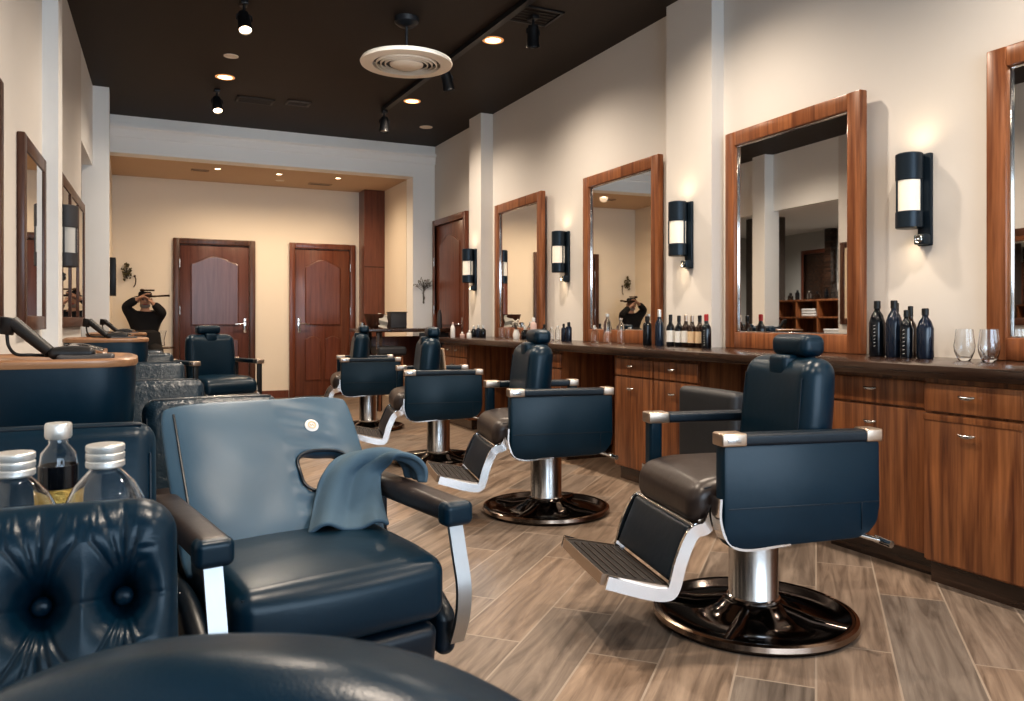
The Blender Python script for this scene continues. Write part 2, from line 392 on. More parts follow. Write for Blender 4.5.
def vent(x, y, z, sx, sy, label, mt, rz=0):
    t = thing('ceiling_vent', label, 'vent', (x, y, z), rz)
    m = MB()
    for a in (-1, 1): m.box((a*(sx/2-.012), 0, -.006), (.024, sy, .012), .003); m.box((0, a*(sy/2-.012), -.006), (sx, .024, .012), .003)
    m.build('frame', mt, t)
    m = MB(); k = 6
    for i in range(k): m.box((0, -sy/2+.03+(sy-.06)*i/(k-1), -.005), (sx-.04, .012, .004))
    m.build('slats', VENTD, t)
vent(1.134, 8.249, ZC, .36, .2, 'large dark ceiling vent left of the small vent', VENTD)
vent(1.542, 8.173, ZC, .24, .17, 'small grey rimmed square ceiling vent', mat('grey_vent_metal', (.09, .075, .065), .5))
vent(2.275, 10.543, 2.85, .3, .12, 'wide tan vent in alcove ceiling', mat('tan_vent_metal', (.45, .32, .22), .6))
vent(.766, 10.186, 2.85, .2, .1, 'small tan vent at left of alcove ceiling', mat('tan_vent_metal', (.40, .28, .19), .6))
vent(2.623, 5.077, ZC, .36, .3, 'black square ceiling vent with a spotlight hanging below it', BLK)
# round air diffuser
t = thing('round_air_diffuser', 'large round cream ceiling diffuser with concentric rings hanging on a rod', 'air diffuser', (1.82, 5.53, 2.91))
m = MB(); m.lathe([(.245, -.004), (.33, .0), (.335, .012), (.325, .03), (.25, .045), (.245, .03)], 56, close=True); m.build('outer_ring', GRIDW, t)
for r in (.222, .190, .158):
    m = MB(); m.lathe([(r-.009, -.008), (r, -.004), (r+.001, .008), (r-.005, .008)], 48, close=True); m.build('concentric_ring', GRIDW, t)
m = MB(); m.lathe([(0, -.014), (.10, -.014), (.120, -.006), (.122, .004), (0, .004)], 40); m.build('centre_disc', GRIDW, t)
m = MB(); m.lathe([(0, .040), (.248, .040), (.248, .05), (0, .05)], 40); m.build('backing', BLK, t)
m = MB(); m.cyl((0, 0, .05), (0, 0, .30), .009); m.build('rod', BLK, t)
m = MB(); m.lathe([(0, .275), (.06, .28), (.088, .305), (.09, .34), (0, .34)], 32); m.build('canopy', BLK, t)
# track
m = MB(); m.tube([(2.475, 3.6, 3.225), (2.372, 7.98, 3.225)], .02, flat=(.05, .035)); tag(m.build('lighting_track', BLK), 'long black lighting track running along the dark ceiling', 'track')
def spot(x, y, ztop, label, lit, group, aim=(0, -.3, -1)):
    t = thing('track_spotlight', label, 'spotlight', (x, y, ztop), 0, group)
    m = MB(); m.box((0, 0, -.012), (.05, .09, .024), .004); m.cyl((0, 0, -.02), (0, 0, -.09), .01, 12); m.build('mount', BLK, t)
    m = MB(); m.tube([(-.05, 0, -.13), (-.05, 0, -.095), (0, 0, -.085), (.05, 0, -.095), (.05, 0, -.13)], .006, 8); m.build('yoke', BLK, t)
    d = Vector(aim).normalized(); c = Vector((0, 0, -.13))
    q = d.to_track_quat('Z', 'Y').to_matrix().to_4x4()
    m = MB(); m.lathe([(0, -.07), (.035, -.065), (.042, -.04), (.046, .07), (.05, .075), (.05, .09), (.042, .09), (.040, .05), (0, .05)], 28, Matrix.Translation(c) @ q); m.build('head', BLK, t)
    m = MB(); m.lathe([(0, .078), (.041, .078), (.041, .07), (0, .07)], 24, Matrix.Translation(c) @ q); m.build('lens', LITES if lit else SILV, t)
    return t
spot(.716, 5.74, ZC, 'lit black spotlight hanging nearest the camera on the ceiling left', True, 'lit spotlights on the left', (.05, -.5, -1))
spot(.757, 8.05, ZC, 'lit black spotlight hanging near the back left of the dark ceiling', True, 'lit spotlights on the left', (.05, -.5, -1))
spot(2.412, 6.25, 3.207, 'unlit black spotlight on the track behind the round diffuser', False, 'unlit track spotlights', (.25, .1, -1))
spot(2.373, 7.94, 3.207, 'unlit black spotlight at the far end of the track', False, 'unlit track spotlights', (-.1, -.1, -1))
spot(2.623, 5.077, 3.238, 'unlit black spotlight hanging below the square vent', False, 'unlit track spotlights', (.1, .2, -1))

# ------------------------------------------------------------ right wall: mirrors, sconces
def wall_mirror(yc, label, yaw, w=1.10, zb=.872, zt=2.245):
    t = thing('wall_mirror', label, 'mirror', (3.455, yc, zb), yaw, 'tall wood framed mirrors on the right wall')
    h = zt-zb; fw, fb = .09, .10; m = MB()
    for s in (-1, 1): m.box((0, s*(w/2-fw/2), h/2), (.05, fw, h), .007)
    m.box((0, 0, h-fw/2), (.049, w-2*fw+.002, fw), .007); m.box((0, 0, fb/2), (.049, w-2*fw+.002, fb), .007)
    m.build('frame', W_FR, t)
    m = MB(); m.box((.008, 0, h/2+.005), (.01, w-2*fw+.01, h-fw-fb+.01)); m.build('mirror_glass', MIRR, t)
    m = MB(); iw, ih, z0 = w-2*fw, h-fw-fb, fb
    for s in (-1, 1): m.box((-.002, s*(iw/2-.008), z0+ih/2), (.012, .016, ih), .003)
    m.box((-.002, 0, z0+.004), (.012, iw, .008), .002); m.box((-.002, 0, z0+ih-.004), (.012, iw, .008), .002)
    m.build('silver_edge', CHROME, t)
wall_mirror(1.71, 'wood framed mirror cut off by the right edge of the photo', -1.0)
wall_mirror(3.45, 'wood framed mirror behind nearest right barber chair, second mirror from the right', -3.0)
wall_mirror(5.21, 'wood framed mirror behind wine bottles, third mirror from the right', -1.7)
wall_mirror(7.005, 'farthest wood framed mirror on the right wall', -1.6)

def sconce(x, y, sgn, label, z0=1.41, group='cylindrical wall sconces', body=NAVYM, band=None):
    # sgn=-1: wall is on +x side (light points to -x)
    t = thing('wall_sconce', label, 'wall lamp', (x, y, z0), 0 if sgn < 0 else 180, group)
    m = MB(); m.box((-.011, -.025, .225), (.022, .072, .45), .006); m.box((-.04, -.03, .03), (.05, .06, .05), .008); m.build('back_plate', body, t)
    m = MB(); m.lathe([(.016, -.004), (.020, 0), (.016, .004), (.012, 0)], 20, T(-.068, -.03, .03) @ RY(90), close=True); m.sphere((-.066, -.03, .03), (.006, .006, .006), 10); m.build('knob', CHROME, t)
    cx, cy, r = -.078, .012, .062
    m = MB(); m.lathe([(0, .085), (r-.006, .085), (r, .09), (r, .165), (r-.004, .168), (0, .168)], 32, T(cx, cy, 0)); m.build('lower_shade', body, t)
    m = MB(); m.lathe([(0, .318), (r-.004, .318), (r, .322), (r, .445), (r-.006, .45), (r-.012, .45), (r-.012, .43), (0, .43)], 32, T(cx, cy, 0)); m.build('upper_shade', body, t)
    m = MB(); m.lathe([(0, .168), (r-.006, .168), (r-.006, .318), (0, .318)], 32, T(cx, cy, 0)); m.build('glass_band', band or WARMW, t, 'milky white glass band')
    for a in (80, -80, 180-28):
        m = MB(); m.box((cx+(r-.003)*math.cos(math.radians(a)), cy+(r-.003)*math.sin(math.radians(a)), .243), (.008, .008, .155), .002); m.build('bar', body, t)
    return t
sconce(3.5, 2.62, -1, 'dark cylindrical wall sconce nearest the camera, between the two nearest mirrors')
sconce(3.40, 4.30, -1, 'dark cylindrical wall sconce on the column above the wine bottles', 1.395)
sconce(3.5, 6.12, -1, 'dark cylindrical wall sconce between the two far mirrors', 1.385)
sconce(3.36, 7.87, -1, 'farthest dark cylindrical wall sconce, beside the right wall door', 1.365)
sconce(xl(5.42), 5.40, 1, 'dark cylindrical wall sconce on the left wall between the framed mirrors', 1.28, body=GREYD, band=GREYW)

# left wall mirrors
def left_mirror(y0, y1, z0, z1, label, mull=0):
    yc = (y0+y1)/2; w = y1-y0; h = z1-z0
    t = thing('wall_mirror', label, 'mirror', (xl(yc)+.017, yc, z0), -2.0, 'dark framed mirrors on the left wall')
    fw = .07; m = MB()
    for s in (-1, 1): m.box((0, s*(w/2-fw/2), h/2), (.032, fw, h), .005)
    m.box((0, 0, h-fw/2), (.031, w-2*fw+.002, fw), .005); m.box((0, 0, fw/2), (.031, w-2*fw+.002, fw), .005)
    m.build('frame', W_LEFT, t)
    m = MB(); m.box((.004, 0, h/2), (.01, w-2*fw+.01, h-2*fw+.01)); m.build('mirror_glass', MIRR, t)
    for k in range(mull):
        m = MB(); m.box((.008, -w/2+w*(k+1)/(mull+1), h/2), (.02, .05, h-2*fw), .004); m.build('mullion', W_LEFT, t)
left_mirror(2.75, 3.66, 1.0, 1.98, 'dark framed mirror cut off by the left edge of the photo')
left_mirror(4.17, 4.90, 1.0, 1.90, 'tall dark framed mirror on the left wall above the near wash basin')
left_mirror(5.62, 7.2, 1.0, 1.97, 'wide dark framed mirror with upright bars behind the left sconce', 2)

# ------------------------------------------------------------ counter + cabinets
m = MB(); m.prism([(2.82, .9), (3.5, .9), (3.5, 4.06), (3.40, 4.06), (3.40, 4.54), (3.5, 4.54), (3.5, 7.70), (2.82, 7.70)], .822, .872, bev=.004)
tag(m.build('countertop', W_DARK), 'long dark polished wooden countertop running along the right wall', 'countertop')
m = MB(); m.span((3.365, .9, 0), (3.39, 7.70, .82)); m.span((2.95, 7.66, 0), (3.36, 7.70, .82)); struct(m.build('trim_11', W_CAB))
def pull(m, x, y, z):
    m.cyl((x, y, z), (x-.022, y, z), .006, 10)
    m.tube([(x-.022, y-.032, z+.003), (x-.03, y-.012, z-.001), (x-.03, y+.012, z-.001), (x-.022, y+.032, z+.003)], [.004, .008, .008, .004], 10)
def cabinet(y0, y1, xf, label, cols=1, npull=1):
    t = thing('cabinet', label, 'cabinet', (0, 0, 0), 0, 'walnut cabinets below the counter')
    m = MB(); m.span((xf+.02, y0, .09), (3.36, y0+.018, .82)); m.span((xf+.02, y1-.018, .09), (3.36, y1, .82)); m.span((xf+.022, y0+.018, .09), (3.36, y1-.018, .82)); m.build('carcass', W_CAB, t)
    m = MB(); m.span((xf+.05, y0+.002, 0), (3.3, y1-.002, .09)); m.build('plinth', W_DARK, t)
    w = (y1-y0)/cols
    for c in range(cols):
        a, b = y0+c*w+.006, y0+(c+1)*w-.006
        m = MB(); m.span((xf, a, .69), (xf+.02, b, .80), .004); dr = m.build('drawer', W_CAB, t)
        for k in range(npull):
            m = MB(); pull(m, xf, a+(b-a)*(k+1)/(npull+1), .755); m.build('knob', BRUSH, dr, 'brushed metal pull')
        m = MB(); m.span((xf, a, .10), (xf+.02, b, .68), .004); do = m.build('cabinet_door', W_CAB, t)
        if xf < 2.9: m = MB(); m.span((xf-.006, a, .655), (xf+.002, b, .68), .002); m.build('top_rail', W_CAB, do)
        m = MB(); pull(m, xf, (a+b)/2, .61); m.build('handle', BRUSH, do, 'brushed metal pull')
cabinet(.95, 1.735, 2.92, 'walnut cabinet at the right edge of the photo, mostly out of frame', 2)
cabinet(1.74, 2.14, 2.86, 'walnut cabinet standing proud, nearest fully visible at the right')
cabinet(2.145, 2.70, 2.92, 'walnut cabinet set back behind nearest right barber chair')
cabinet(3.58, 4.44, 2.90, 'double walnut cabinet below the wine bottles', 2)
cabinet(5.16, 5.56, 2.90, 'narrow walnut cabinet behind the second right barber chair')
cabinet(6.99, 7.655, 2.90, 'farthest walnut cabinet below the counter end', 1, 2)

# ------------------------------------------------------------ barber chairs
def bend(p0, p1, n): return [tuple(p0[i]+(p1[i]-p0[i])*k/n for i in range(3)) for k in range(n+1)]
def arc(pts, n=6):
    # Catmull-Rom through points
    P = [Vector(p) for p in pts]; P = [P[0]*2-P[1]] + P + [P[-1]*2-P[-2]]; out = []
    for i in range(1, len(P)-2):
        for k in range(n):
            t = k/n; a, b, c, d = P[i-1:i+3]
            out.append(.5*((2*b)+(c-a)*t+(2*a-5*b+4*c-d)*t*t+(3*b-a-3*c+d)*t**3))
    out.append(P[-2]); return out
def make_barber_chair(label, panels=True):
    t = thing('barber_chair', label, 'barber chair', (0, 0, 0), 0, 'navy barber chairs' if panels else None)
    # base disc with raised cone and rim
    m = MB(); m.lathe([(0, .0), (.335, 0), (.345, .012), (.345, .024), (.333, .034), (.318, .034), (.300, .016), (.21, .016), (.17, .022), (.125, .045), (.104, .064), (.092, .068), (0, .068)], 64)
    for a in range(4):
        A = math.radians(45+90*a)
        m.tube([(.09*math.cos(A), .09*math.sin(A), .050), (.2*math.cos(A), .2*math.sin(A), .022), (.315*math.cos(A), .315*math.sin(A), .018)], [.020, .024, .016], 10)
    m.build('base', GUN, t, 'polished dark round base', 50)
    m = MB(); m.lathe([(.338, .008), (.35, .016), (.346, .032), (.334, .036)], 64, close=True); m.build('base_rim', RIMM, t)
    m = MB(); m.lathe([(0, .05), (.096, .05), (.096, .062), (.088, .066), (.085, .07), (.085, .33), (.080, .335), (.064, .337), (.064, .40), (0, .40)], 48); m.build('pump_column', BRUSH, t)
    m = MB(); m.lathe([(.086, .066), (.092, .07), (.092, .08), (.086, .084)], 40, close=True); m.build('collar', CHROME, t)
    m = MB(); m.lathe([(.0855, .318), (.089, .32), (.089, .33), (.0855, .333)], 40, close=True); m.build('collar', CHROME, t)
    m = MB(); m.box((.0, 0, .405), (.40, .36, .035), .01); m.box((0, .0, .385), (.2, .2, .02), .006); m.build('under_frame', BLK, t)
    m = MB(); m.tube([(-.02, .07, .39), (-.08, .18, .375), (-.20, .30, .36), (-.26, .335, .345)], .008, 10); m.tube([(-.255, .31, .347), (-.27, .37, .342)], .012, 10); m.build('pump_lever', CHROME, t)
    # seat
    def sf(v):
        v = Vector(v); f = max(0, (v.x-.12)/.16); v.z -= .035*f*f; return v
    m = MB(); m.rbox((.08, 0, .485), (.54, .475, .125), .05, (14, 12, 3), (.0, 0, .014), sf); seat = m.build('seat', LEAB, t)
    m = MB()
    for s in (-1, 1): m.tube([(x, s*.225, .527-.03*max(0, (x-.2)/.16)**2) for x in (-.12, 0, .1, .2, .3)], .0035, 6)
    m.build('piping', LEAD, seat)
    m = MB(); m.box((.21, 0, .405), (.22, .44, .045), .015); m.build('seat_trim', COPPER, t)
    # back
    def bf(v):
        v = Vector(v); z = v.z/.22
        v.y *= 1-.05*max(0, z)**2 ; v.x -= .02*z; v.x += .03*(v.y/.22)**2 ; return v
    m = MB(); m.rbox((-.145, 0, .705), (.125, .44, .43), .058, (6, 14, 14), (.020, .004, .0), bf); bk = m.build('backrest', LEA, t)
    m = MB(); m.box((-.155, 0, .885), (.135, .105, .085), .016, 3); m.build('headrest_tab', LEA, bk)
    for s in (-1, 1):
        m = MB(); m.tube([bf((.064, s*.185, z)) + Vector((-.145, 0, .705)) for z in (-.16, -.08, 0, .08, .15)], .0025, 6); m.build('seam', LEAD, bk)
    for s in (-1, 1):
        m = MB(); m.cyl((-.175, s*.03, .88), (-.175, s*.03, .955), .008, 10); m.build('headrest_post', CHROME, t)
    m = MB(); m.rbox((-.175, 0, .960), (.088, .215, .074), .026, (4, 10, 3), (.006, 0, .003)); m.build('headrest', LEA, t)
    for s in (-1, 1):
        arm = None
        if panels and s > 0:
            prof = [(-.27, .665), (.28, .665), (.28, .40), (.272, .365), (.25, .345), (.20, .338), (-.19, .350), (-.235, .368), (-.262, .40), (-.272, .45)]
            m = MB(); M = Matrix(((1,0,0,0),(0,0,-1,0),(0,1,0,0),(0,0,0,1)))
            y0, y1 = (s*.255, s*.318); lo, hi = min(y0, y1), max(y0, y1)
            t2 = [(x, z) for x, z in prof]
            m.prism(t2, -hi, -lo, M, bev=.014); arm = m.build('arm_panel', LEA, t)
            m = MB(); m.box((.0, s*.3185, .468), (.53, .004, .004), .0015); m.box((-.20, s*.3185, .425), (.003, .004, .09), .001); m.build('stitch_seam', LEAD, arm)
            pts = None
        elif panels:
            m = MB(); m.rbox((.255, s*.287, .53), (.05, .056, .28), .012, (3, 3, 6)); arm = m.build('arm_post', LEA, t)
            m = MB(); m.rbox((-.245, s*.287, .56), (.05, .056, .24), .012, (3, 3, 6)); m.build('arm_post', LEA, t)
        if panels:
            pts = arc([(.287, s*.287, .50), (.288, s*.287, .43), (.262, s*.287, .365), (.20, s*.287, .338), (.05, s*.287, .347)], 6)
            m = MB(); m.tube(pts, .01, flat=(.056, .008)); m.build('chrome_edge', CHROME, arm)
        m = MB(); m.rbox((.005, s*.287, .678), (.555, .066, .036), .010, (10, 3, 2), (0, 0, .002)); ac = m.build('armrest', LEAD if panels else LEA, t)
        m = MB(); m.box((.245, s*.287, .680), (.085, .071, .041), .006, 3); m.build('arm_cap', COPPER, ac, 'champagne metal end cap')
        m = MB(); m.box((-.247, s*.287, .680), (.06, .071, .041), .006, 3); m.build('arm_cap', COPPER, ac, 'champagne metal end cap')
        m = MB(); m.box((.247, s*.323, .679), (.044, .002, .016), .0005); m.build('arm_plate', BRUSH, ac)
        if not panels:
            m = MB(); m.box((.26, s*.287, .52), (.03, .04, .28), .006); m.box((-.22, s*.287, .50), (.03, .04, .34), .006); m.build('arm_post', BLK, t)
    # front frame + footrest
    m = MB()
    for s in (-1, 1):
        pts = arc([(.27, s*.245, .46), (.30, s*.245, .40), (.345, s*.24, .38), (.385, s*.24, .30), (.41, s*.24, .215), (.435, s*.24, .195), (.50, s*.24, .205), (.63, s*.235, .245)], 5)
        m.tube(pts, .01, flat=(.014, .040))
    m.tube([(.335, -.24, .40), (.335, .24, .40)], .010, 10); m.build('footrest_frame', CHROME, t)
    m = MB(); m.rbox((0, 0, 0), (.185, .445, .035), .014, (6, 12, 2), (0, 0, .006), None, T(.375, 0, .312) @ RY(67)); m.build('calf_pad', LEAD, t)
    M = T(.52, 0, .225) @ RY(-12)
    m = MB(); m.rbox((0, 0, .0), (.235, .455, .022), .009, (6, 8, 2), (0, 0, 0), lambda v: Vector((v.x, v.y*(1-.10*max(0, v.x/.12)), v.z)), M); fp = m.build('footplate', MESHB, t)
    m = MB()
    for k in range(7): m.box((-.09+.03*k, 0, .013), (.006, .42-.012*k, .004), .001, 2, M)
    m.build('grip_rib', LEAB, fp)
    m = MB(); m.tube([M @ Vector(p) for p in ((-.09, -.236, -.003), (.06, -.226, -.003), (.117, -.205, -.003), (.120, 0, -.003), (.117, .205, -.003), (.06, .226, -.003), (-.09, .236, -.003))], .01, flat=(.006, .034)); m.build('footplate_edge', COPPER, fp)
    m = MB(); m.cyl((.46, .12, .19), (.46, .12, .165), .012, 10); m.cyl((.46, -.12, .19), (.46, -.12, .165), .012, 10); m.build('bumper', BLK, t)
    return t
proto = make_barber_chair('navy leather barber chair nearest the camera on the right, largest of the row')
proto.location = (1.985, 2.148, 0); proto.rotation_euler = (0, 0, math.radians(167))
row = [dup(proto, (2.07, 3.85, 0), 168, 'navy leather barber chair second from the camera in the right row'),
  dup(proto, (2.07, 5.54, 0), 168, 'navy leather barber chair third from the camera, beige towel behind its backrest'),
  dup(proto, (2.09, 7.53, 0), 170, 'farthest navy leather barber chair of the right row, before the console table')]
for r in row:
    for ch in r.children:
        if ch.name.split('.')[0] in ('backrest', 'headrest', 'headrest_post'): ch.location.x += .22
c5 = make_barber_chair('navy leather barber chair with open armrests facing forward before the left door', False)
[c for c in c5.children if c.name.startswith('seat') and 'trim' not in c.name][0].data.materials[0] = LEA
c5.location = (.70, 7.55, 0); c5.rotation_euler = (0, 0, math.radians(-72)); c5.scale = (1, 1, 1)

# charcoal low chair in front of the counter
t = thing('low_chair', 'charcoal leather square low chair behind the nearest right barber chair', 'chair', (2.745, 3.06, 0), -4)
m = MB(); m.rbox((-.16, .02, .49), (.09, .46, .44), .03, (4, 10, 10), (.006, 0, .004)); m.build('backrest', GREYL, t)
m = MB(); m.rbox((.06, 0, .38), (.40, .42, .12), .03, (8, 8, 3), (0, 0, .008)); m.build('seat', GREYL, t)
for a in (-1, 1):
    for b in (-1, 1): m = MB(); m.cyl((.04+a*.16, b*.17, 0), (.04+a*.15, b*.165, .33), .016, 14, .02); m.build('leg', BLK, t)

# ------------------------------------------------------------ left recliners
def tilted(px, pz, deg): return T(px, 0, pz) @ RY(-deg)     # local z up along backrest, x = front normal
def recliner_base(t, w, depth=.50, seatm=LEAB, zt=.52):
    m = MB(); m.rbox((.02, 0, zt-.075), (depth, w, .15), .04, (12, 12, 3), (0, 0, .012)); s = m.build('seat', seatm, t)
    m = MB(); m.box((-.02, 0, (zt-.15)/2+.02), (depth*.82, w*.94, zt-.17), .02); m.build('base', LEAD, t)
    m = MB(); m.box((-.02, 0, .02), (depth*.7, w*.8, .04), .005); m.build('plinth', BLK, t)
    return s
# --- main towel chair
t = thing('recliner_chair', 'blue leather recliner with cutout backrest, white badge and chrome arm legs, draped with a towel', 'armchair', (.375, 1.92, 0), -81)
m = MB()
def sf(v):
    v = Vector(v); f = max(0, (v.x-.1)/.16); v.z += -.012*f*f; return v
m.rbox((.03, 0, .448), (.50, .475, .145), .040, (14, 14, 4), (.012, 0, .010), sf); seat = m.build('seat', LEA, t)
m = MB()
for s in (-1, 1): m.tube([(.262, s*.218, z) for z in (.40, .44, .48, .50)], .003, 6)
m.tube([(.235, y, .510) for y in (-.20, -.1, 0, .1, .20)], .003, 6)
m.build('piping', LEAD, seat)
m = MB(); m.box((-.05, 0, .20), (.42, .44, .34), .02); m.build('base', LEAD, t)
m = MB(); m.box((-.05, 0, .02), (.36, .38, .04), .004); m.build('plinth', BLK, t)
m = MB(); m.rbox((0, 0, 0), (.06, .44, .28), .025, (3, 10, 8), (.008, 0, 0), None, T(.225, 0, .225) @ RY(8)); m.build('leg_rest', LEAD, t)
# backrest with hole
ang = 38
BM = tilted(-.085, .485, ang)
W2, B0, B1 = .262, -.04, .435
hole = (.128, .185, .070, .058)
bm = bmesh.new(); NU, NV = 56, 50; V = {}
def hmap(a, b):
    # superellipse radius of hole, wider at its top
    k = 1+.10*((b-hole[1])/hole[3])
    return (abs((a-hole[0])/(hole[2]*k))**3.2 + abs((b-hole[1])/hole[3])**3.2)**(1/3.2)
def bpos(a, b):
    x = .030*max(0, 1-(a/W2)**4)*max(0, 1-((b-.2)/.27)**4)
    # drapery-like creases beside the cut-out
    if a > .03:
        x += .006*math.sin(b*95+a*30)*max(0, 1-abs(a-.11)/.11)*(1 if b < .20 else .5)
    x += .004*noise.noise(Vector((a*9, b*9, 3)))
    return Vector((x, a, b))
for i in range(NU+1):
    for j in range(NV+1):
        a = -1+2*i/NU; b = -1+2*j/NV
        # squircle rounding of the outline
        aa = a*math.sqrt(1-.10*b*b*abs(b)**6); bb = b*math.sqrt(1-.10*a*a*abs(a)**6)
        A = aa*W2*(1-.04*(bb+1)/2*0+.0); Bv = (B0+B1)/2+bb*(B1-B0)/2
        V[i, j] = [A, Bv, None]
inside = {k: hmap(v[0], v[1]) < 1 for k, v in V.items()}
cells = [(i, j) for i in range(NU) for j in range(NV) if not any(inside[i+p, j+q] for p in (0, 1) for q in (0, 1))]
used = set((i+p, j+q) for i, j in cells for p in (0, 1) for q in (0, 1))
for k in used:   # snap ring next to the hole on to its outline
    i, j = k
    near = any(inside.get((i+p, j+q), False) for p in (-1, 0, 1) for q in (-1, 0, 1))
    A, Bv, _ = V[k]
    if near:
        h = hmap(A, Bv); A = hole[0]+(A-hole[0])/h; Bv = hole[1]+(Bv-hole[1])/h
    V[k][2] = bm.verts.new(bpos(A, Bv))
for i, j in cells: bm.faces.new([V[i, j][2], V[i+1, j][2], V[i+1, j+1][2], V[i, j+1][2]])
bmesh.ops.recalc_face_normals(bm, faces=bm.faces[:])
if sum(f.normal.x for f in bm.faces) < 0: bmesh.ops.reverse_faces(bm, faces=bm.faces[:])
mm = MB(); mm.add(bm, BM); back = mm.build('backrest', LEAL, t)
so = back.modifiers.new('Solidify', 'SOLIDIFY'); so.thickness = .042; so.offset = -1
sb = back.modifiers.new('Subsurf', 'SUBSURF'); sb.levels = 1; sb.render_levels = 1
m = MB(); pts = []
for k in range(41):
    th = 2*PI*k/40; c, s = math.cos(th), math.sin(th)
    b = hole[1]+hole[3]*1.05*math.copysign(abs(s)**(2/3.2), s); kk = 1+.10*((b-hole[1])/hole[3])
    a = hole[0]+hole[2]*kk*1.04*math.copysign(abs(c)**(2/3.2), c); pts.append(BM @ (bpos(a, b)+Vector((.0015, 0, 0))))
m.tube(pts, .0045, 8); m.build('cutout_binding', LEAD, back)
m = MB()
for s in (-1,): m.tube([BM @ (bpos(s*.225, b)+Vector((.001, 0, 0))) for b in (0, .06, .12, .18, .24, .30, .36, .40)], .003, 6)
m.build('side_seam', LEAD, back)
m = MB(); q = BM @ T(bpos(.118, .325).x+.002, .118, .325) @ RY(90); m.lathe([(0, .004), (.016, .004), (.019, .002), (.019, 0), (0, 0)], 28, q); bd = m.build('badge', PAPER, back, 'round white badge')
m = MB(); m.lathe([(.010, .0045), (.012, .006), (.010, .006), (.008, .005)], 20, q, close=True); m.tube([q @ Vector(p) for p in ((-.004, -.005, .005), (.003, -.002, .005), (-.003, .001, .005), (.004, .005, .005))], .0012, 6); m.build('emblem', LABC, bd)
for s in (-1, 1):
    m = MB(); m.rbox((.025, s*.272, .607), (.49, .072, .048), .018, (12, 4, 3), (0, 0, .003)); ar = m.build('armrest', LEAB if s > 0 else LEAB, t)
    m = MB(); m.rbox((.250, s*.272, .602), (.05, .076, .056), .016, (3, 4, 3)); m.build('arm_end', LEA, ar)
    m = MB(); m.tube(arc([(.245, s*.272, .585), (.268, s*.272, .51), (.288, s*.272, .44), (.282, s*.272, .37), (.255, s*.272, .305)], 6), .01, flat=(.036, .010)); m.build('chrome_leg', LEGM, t, 'curved chrome front leg')
    m = MB(); m.rbox((-.19, s*.272, .485), (.06, .06, .22), .015, (3, 3, 4)); m.build('arm_support', LEAD, t)
    m = MB(); m.rbox((.0, s*.268, .36), (.46, .05, .20), .024, (10, 3, 5), (0, .004, 0), lambda v: Vector((v.x, v.y, v.z-.10*max(0, (v.x+.05)/.28)**2*(1 if v.z > 0 else 0)))); m.build('side_panel', LEAD, t)
# towel: a strip of cloth lying over the left-hand arm (image right), hanging inside to the seat
ct = [Vector(p) for p in ((-.05, .322, .622), (-.055, .318, .655), (-.065, .292, .682), (-.085, .25, .692), (-.105, .205, .682), (-.11, .170, .65), (-.09, .150, .60), (-.055, .135, .555), (-.01, .120, .528))]
Pth = arc(ct, 5); NP = len(Pth)-1
def clothf(u, v):
    k = u*NP; i = min(int(k), NP-1); p = Pth[i].lerp(Pth[i+1], k-i)
    g = max(0, min(1, (u-.30)/.35)); g = g*g*(3-2*g)
    W = (Vector((1, 0, 0)).lerp(Vector((.28, 1, -.02)), g)).normalized()*(.105+.085*u)
    d = (Pth[i+1]-Pth[i]).normalized(); n = W.normalized().cross(d).normalized()
    t = v-.5
    fold = .012*math.sin(v*PI*3.3+u*2.2)*(.25+.75*u) + .004*math.sin(v*17+u*8)
    return p + W*t + n*fold + Vector((0, 0, -.03*g*abs(t)*(1-u)))
m = MB(); m.grid(clothf, 48, 30); tw = m.build('towel', CLOTH)
tw.matrix_world = T(.375, 1.92, 0) @ RZ(-81)
so = tw.modifiers.new('Solidify', 'SOLIDIFY'); so.thickness = .012; so.offset = 1
sb = tw.modifiers.new('Subsurf', 'SUBSURF'); sb.levels = 1; sb.render_levels = 1
tag(tw, 'blue grey towel draped over the armrest of the recliner with the cutout back', 'towel')

